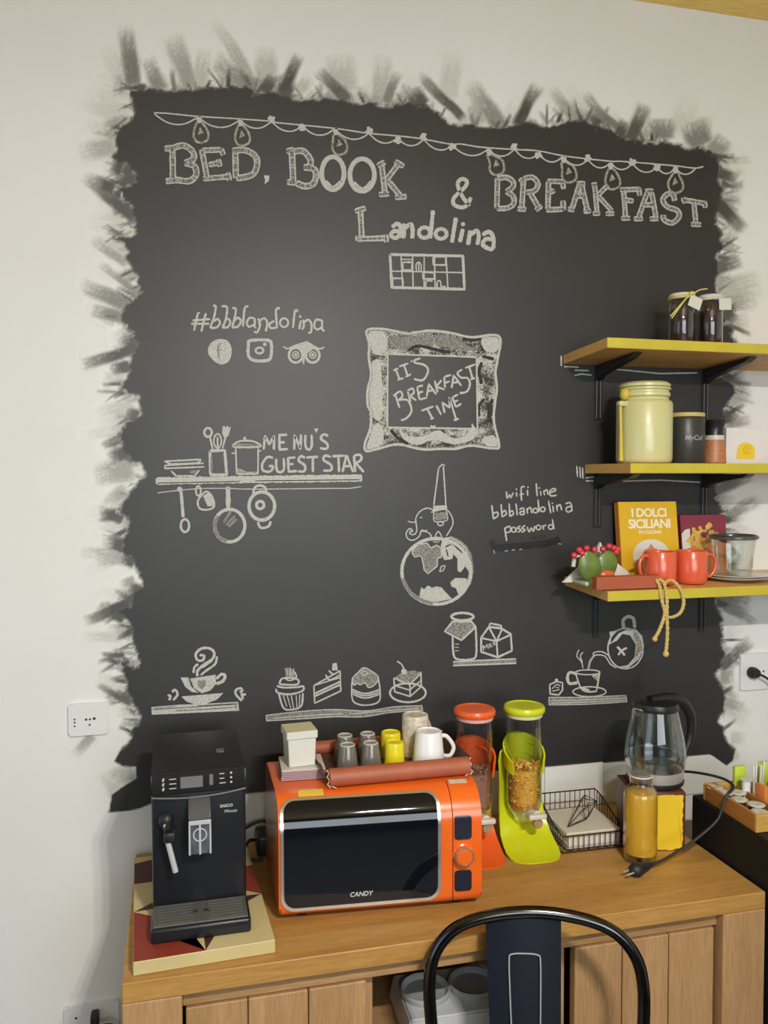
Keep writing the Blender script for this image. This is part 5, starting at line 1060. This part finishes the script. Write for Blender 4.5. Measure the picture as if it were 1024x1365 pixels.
# ------------------------------------------------------------------ middle shelf
m_can = mat('pale_yellow_ceramic', (.60, .58, .27), .35, coat=.3, noise=.04); m_canw = mat('mustard_wood', (.62, .47, .06), .5)
y = -.150; t = thing('canister', 'pale yellow clip top canister with a spoon on the middle shelf', 'canister', (1.226, y, sz(1, y)))
b = NB(); lathe(b, [(0, 0), (.066, 0), (.071, .004), (.0735, .012), (.0735, .158), (.070, .165), (.064, .168), (.062, .175)], 44); ob('body', b, m_can, t)
b = NB(); lathe(b, [(.062, .1755), (.0665, .178), (.0665, .187), (.063, .189), (.063, .193), (.068, .196), (.068, .200), (.064, .202)], 44); ob('neck_ring', b, m_can, t)
b = NB(); lathe(b, [(.064, .2025), (.067, .204), (.067, .2105), (.060, .216), (.03, .219), (0, .220)], 44); ob('lid', b, m_can, t)
b = NB(); ball(b, (-.070, -.018, .183), .0165, (.8, .9, 1)); ob('clip_ball', b, m_canw, t)
b = NB(); box(b, -.090, -.058, -.028, -.006, .150, .165, .005, 2); ob('clip', b, m_can, t)
b = NB(); tube(b, [(-.0835, -.02, .150), (-.0815, -.02, .08), (-.080, -.02, .006)], [.0042, .0045, .0065], 10); ob('spoon', b, m_canw, t)
m_anth = mat('anthracite_tin', (.036, .036, .034), .38, spec=.5); m_ylid = mat('pale_wood_lid', (.60, .48, .16), .5, noise=.08)
y = -.125; t = thing('coffee_tin', 'dark grey tin with a pale wooden lid right of the yellow canister', 'tin', (1.3690, y, sz(1, y)))
b = NB(); lathe(b, [(0, 0), (.050, 0), (.0525, .003), (.0525, .118), (.049, .126), (0, .127)], 40); ob('body', b, m_anth, t)
b = NB(); lathe(b, [(0, .1275), (.050, .1275), (.0515, .130), (.0515, .137), (.049, .139), (0, .139)], 36); ob('lid', b, m_ylid, t)
cv = text('tin_lettering', 'MyCof', .019, m_ico, (.0, 0, 0), FRONT, None, shear=.15, bold=.0004)
for v in cv.data.vertices:
    a = (v.co.x-.0)/.0528 + math.radians(-97); zz = v.co.y; v.co = (0.0530*math.cos(a), .0530*math.sin(a), zz+.069)
cv.rotation_euler = (0, 0, 0); cv.parent = t
m_salt = mat('pink_salt', (.52, .21, .09), .45, noise=.3, nscale=120); m_band = mat('pale_band', (.62, .58, .50), .35)
y = -.120; t = thing('spice_grinder', 'spice grinder with a black waisted top and orange pink salt', 'grinder', (1.4645, y, sz(1, y)))
b = NB(); lathe(b, [(0, 0), (.030, 0), (.033, .003), (.0315, .03), (.0285, .052), (.0265, .065), (0, .0655)], 32); ob('salt_glass', b, m_salt, t)
b = NB(); lathe(b, [(.0268, .0657), (.0272, .068), (.0268, .079), (0, .0792)], 32); ob('band', b, m_band, t)
b = NB(); lathe(b, [(.0262, .0794), (.0245, .090), (.026, .103), (.0325, .120), (.0315, .1225), (0, .123)], 32); ob('grinder_top', b, m_kblk, t)
m_pkw = mat('white_carton', (.74, .73, .72), .5); m_pky = mat('yellow_print', (.78, .60, .02), .5); m_pko = mat('orange_print', (.74, .40, .04), .5)
y = -.105; t = thing('white_carton', 'white carton with a yellow picture at the right of the middle shelf', 'carton', (1.573, y, sz(1, y)), math.radians(-3))
b = NB(); box(b, -.056, .058, 0, .045, 0, .103, .001, 1); ob('carton_body', b, m_pkw, t, smooth=False)
b = NB(); P = [(-.022, .014), (.034, .014), (.034, .046)] + [(.006+.028*math.cos(a), .040+.021*math.sin(a)) for a in [math.radians(20+14*k) for k in range(10)]] + [(-.022, .036)]
prism(b, P, -.0012, -.0002, plane='xz'); ob('picture', b, m_pky, t, smooth=False)
b = NB(); tube(b, [(.010+.012*math.cos(2*PI*i/20), -.0016, .040+.012*math.sin(2*PI*i/20)) for i in range(20)], .0012, 5, closed=True); tube(b, [(.010+.006*math.cos(2*PI*i/14), -.0016, .040+.006*math.sin(2*PI*i/14)) for i in range(14)], .001, 5, closed=True); ob('picture_swirl', b, m_pko, t)

# ------------------------------------------------------------------ lowest shelf
m_bky = mat('yellow_book_cover', (.72, .44, .012), .4, noise=.05); m_bko = mat('orange_spine', (.66, .27, .03), .45); m_page = mat('book_pages', (.72, .69, .60), .8, noise=.2, nscale=150, stretch=(1, 20, 1)); m_plate = mat('white_plate_print', (.68, .66, .58), .5); m_cakep = mat('pink_print', (.60, .22, .16), .5); m_wpr = mat('cream_print', (.88, .82, .62), .5)
bk_ = thing('cook_book', 'yellow cookbook titled I DOLCI SICILIANI leaning on the wall, lowest shelf', 'book', (1.303, -.072, sz(2, -.072)), math.radians(-1)); bk_.rotation_euler = (math.radians(-8), 0, math.radians(-2))
b = NB(); box(b, -.086, .089, .0012, .022, .003, .213); ob('pages', b, m_page, bk_, smooth=False)
b = NB(); box(b, -.089, .091, -.001, .001, 0, .216, .0008, 1); box(b, -.089, .091, .0222, .0242, 0, .216, .0008, 1); ob('cover', b, m_bky, bk_, smooth=False)
b = NB(); box(b, -.0915, -.0885, -.001, .0242, 0, .216, .001, 1); ob('spine', b, m_bko, bk_, smooth=False)
text('title', 'I DOLCI', .034, m_wpr, (.003, -.0014, .183), FRONT, bk_, bold=.0009, space=.92); text('title', 'SICILIANI', .036, m_wpr, (.003, -.0014, .151), FRONT, bk_, bold=.0009, space=.90); text('subtitle', 'IN CUCINA', .014, m_wpr, (.003, -.0014, .128), FRONT, bk_, bold=.0003)
b = NB(); prism(b, [(.003+.058*math.cos(2*PI*i/32), .062+.046*math.sin(2*PI*i/32)) for i in range(32)], -.0016, -.0011, plane='xz'); cv2 = ob('cover_picture', b, m_plate, bk_, smooth=False)
b = NB(); prism(b, [(.003+.030*math.cos(2*PI*i/20), .062+.022*math.sin(2*PI*i/20)+(.012 if i == 5 else 0)) for i in range(20)], -.0021, -.0017, plane='xz'); ob('cake_print', b, m_cakep, cv2, smooth=False)
m_bkr = mat('crimson_book_cover', (.24, .028, .050), .45); m_cook = mat('golden_print', (.78, .50, .10), .55, noise=.4, nscale=60); m_orp = mat('orange_lower_print', (.66, .22, .06), .5, noise=.2)
b2 = thing('cook_book', 'crimson cookbook with a golden cookie photo leaning behind the glass jar', 'book', (1.489, -.060, sz(2, -.060))); b2.rotation_euler = (math.radians(-8), 0, math.radians(-3))
b = NB(); box(b, -.068, .071, .0012, .016, .003, .172); ob('pages', b, m_page, b2, smooth=False)
b = NB(); box(b, -.0725, .0725, -.001, .001, 0, .175, .0008, 1); box(b, -.0725, .0725, .0162, .0180, 0, .175, .0008, 1); box(b, -.0735, -.0715, -.001, .018, 0, .175, .0008, 1); ob('cover', b, m_bkr, b2, smooth=False)
b = NB(); rn = random.Random(9); prism(b, [(-.050, .002), (.070, .002), (.070, .090), (-.010, .110), (-.050, .085)], -.0015, -.0011, plane='xz'); ob('orange_panel', b, m_orp, b2, smooth=False)
b = NB(); prism(b, [(-.072, .07), (-.045, .08), (-.045, .135), (-.060, .132), (-.072, .12)], -.0016, -.0011, plane='xz'); ob('pale_panel', b, m_plate, b2, smooth=False)
b = NB()
for i in range(46):
    a = rn.uniform(0, 6.28); r = math.sqrt(rn.random()); cx, cz = -.005+.052*r*math.cos(a), .110+.040*r*math.sin(a); s = rn.uniform(.006, .011); k0 = rn.uniform(0, 1)
    prism(b, [(cx+s*math.cos(k0+k*1.05)*rn.uniform(.7, 1), cz+s*.8*math.sin(k0+k*1.05)) for k in range(6)], -.0024-.0001*i*.1, -.0017, plane='xz')
ob('cookie_picture', b, m_cook, b2, smooth=False)
m_rm = mat('coral_red_glaze', (.72, .115, .045), .28, coat=.4, noise=.04)
for (x, y, a, lab) in ((1.264, -.174, PI, 'coral red mug with its handle to the left, lowest shelf'), (1.356, -.178, 0, 'coral red mug with its handle to the right, lowest shelf')):
    t = thing('mug', lab, 'mug', (x, y, sz(2, y)), 0, 'coral red mugs on the lowest shelf'); h = .089
    b = NB(); lathe(b, [(0, 0), (.034, 0), (.040, .005), (.0425, .014), (.0430, h-.002), (.0415, h), (.0400, h-.002), (.0395, .016), (.034, .008), (0, .007)], 40); ob('bowl', b, m_rm, t)
    b = NB(); ca, sa = math.cos(a), math.sin(a)-.15; tube(b, [(q*ca, q*sa, z) for q, z in ((.041, .078), (.056, .077), (.068, .062), (.067, .038), (.055, .020), (.041, .018))], .0048, 10, smooth_n=5); ob('handle', b, m_rm, t)
m_blkr = mat('terracotta_wood', (.42, .095, .040), .55, noise=.15, nscale=20); m_rope = mat('straw_rope', (.66, .48, .15), .8, bump=.8, bscale=300, noise=.3, nscale=160)
y = -.228; t = thing('rope_handled_box', 'terracotta wooden box with a knotted rope handle at the shelf front', 'box', (1.134, y, sz(2, y)+.0015))
b = NB(); box(b, -.095, .090, -.013, .013, 0, .0335, .0015, 1); ob('body', b, m_blkr, t, smooth=False)
b = NB()
def rope(P):
    Q = catmull(P, 10)
    for k in range(2): tube(b, [(q[0]+.0022*math.cos(i*.9+k*PI), q[1], q[2]+.0012*math.sin(i*.9+k*PI)) for i, q in enumerate(Q)], .0034, 7)
rope([(.075, -.015, .022), (.082, -.019, .006), (.086, -.024, -.03), (.094, -.026, -.062), (.088, -.027, -.085), (.076, -.027, -.112), (.066, -.026, -.128)])
rope([(.083, -.015, .024), (.096, -.019, .012), (.100, -.025, -.03), (.099, -.028, -.07), (.101, -.028, -.11), (.100, -.027, -.150), (.098, -.026, -.168)])
rope([(.096, -.019, .014), (.118, -.020, .020), (.142, -.023, -.005), (.150, -.025, -.040), (.138, -.027, -.066), (.112, -.029, -.076), (.094, -.030, -.072)])
ball(b, (.065, -.026, -.131), .0075); ball(b, (.098, -.026, -.172), .0085); ob('rope_handle', b, m_rope, t)
m_wp = mat('white_plate_glaze', (.70, .67, .62), .25, coat=.3); y = -.142; pz = sz(2, y)
for k, lab in enumerate(('white plate at the bottom of the stack on the lowest shelf', 'white plate on top of the stack, under the glass jar')):
    t = NB(); lathe(t, [(0, 0), (.060, 0), (.064, .002), (.100, .0085), (.1025, .0105), (.100, .0115), (.064, .0058), (0, .0052)], 48); o = ob('plate', t, m_wp, None); o.location = (1.522, y, pz+.0004+k*.0062); tag(o, lab, 'plate', 'white plates on the lowest shelf')
m_rimd = mat('dark_smoked_rim', (.10, .10, .09), .25, noise=.5, nscale=40); y = -.142
t = thing('glass_jar', 'clear glass jar with a dark rim standing on the white plates', 'jar', (1.515, y, pz+.0124))
b = NB(); lathe(b, [(0, .0), (.046, .0), (.050, .004), (.054, .05), (.060, .100), (.058, .100), (.052, .05), (.047, .007), (0, .006)], 40); ob('glass', b, m_clear, t)
b = NB(); lathe(b, [(.060, .1005), (.0665, .103), (.0665, .110), (.060, .113), (.058, .110), (.058, .1005), (.060, .1005)], 40); ob('rim', b, m_rimd, t)

# prickly pear napkin holder with white napkins
m_pear = mat('cactus_green_glaze', (.16, .25, .045), .4, noise=.45, nscale=30, bump=.3, bscale=60, coat=.2); m_fruit = mat('pink_red_fruit', (.62, .035, .060), .35, coat=.3, noise=.1); m_pb = mat('pale_green_white_base', (.55, .60, .45), .35); m_wnap = mat('white_paper_napkin', (.72, .70, .64), .85)
y = -.150; t = thing('napkin_holder', 'green prickly pear shaped napkin holder with red fruits, lowest shelf', 'napkin holder', (1.083, y, sz(2, y)))
b = NB(); box(b, -.045, .055, -.035, .04, 0, .012, .005, 2); ob('base', b, m_pb, t)
for s, yy in ((-1, -.022), (1, -.010)):
    b = NB(); ball(b, (s*.027, yy, .052), .034, (.95, .30, 1.22), 24, 16, rot=Matrix.Rotation(s*.32, 3, 'Y')); ob('cactus_pad', b, m_pear, t)
b = NB(); ball(b, (.024, -.022, .028), .020, (1.1, .35, .6), 14, 10); ob('low_fruit', b, m_rm, t)
for (x, yy, z) in ((-.072, -.020, .082), (-.058, -.022, .096), (-.052, -.026, .088), (-.036, -.02, .100), (-.014, -.022, .096), (.014, -.016, .096), (.034, -.012, .103), (.047, -.014, .098), (.060, -.010, .094), (.055, -.012, .087)):
    b = NB(); ball(b, (x, yy, z), .0088, (1, .9, 1), 12, 8); ob('fruit', b, m_fruit, t)
b = NB(); tube(b, [(-.04, -.026, .087), (-.066, -.02, .078)], .003, 6); tube(b, [(-.06, 0, .078), (-.064, .0, .05)], .006, 8); ob('stem', b, m_pb, t)
def fold(label, x, yy, P, th):
    b = NB(); prism(b, P, 0, th, plane='xz'); o = ob('folded_napkin', b, m_wnap, None, smooth=False); o.location = (x, yy, sz(2, yy)); return tag(o, label, 'napkin', 'white napkins in the cactus holder')
fold('white napkin corner rising between the two cactus pads', 1.108, -.123, [(-.045, .013), (.045, .013), (.006, .110)], .010)
fold('white folded napkin spreading to the left of the cactus holder', 1.050, -.107, [(-.040, .0005), (.075, .0005), (.02, .050)], .008)
fold('white folded napkin spreading to the right of the cactus holder', 1.155, -.107, [(-.06, .0005), (.085, .0005), (.010, .055), (-.02, .07)], .006)
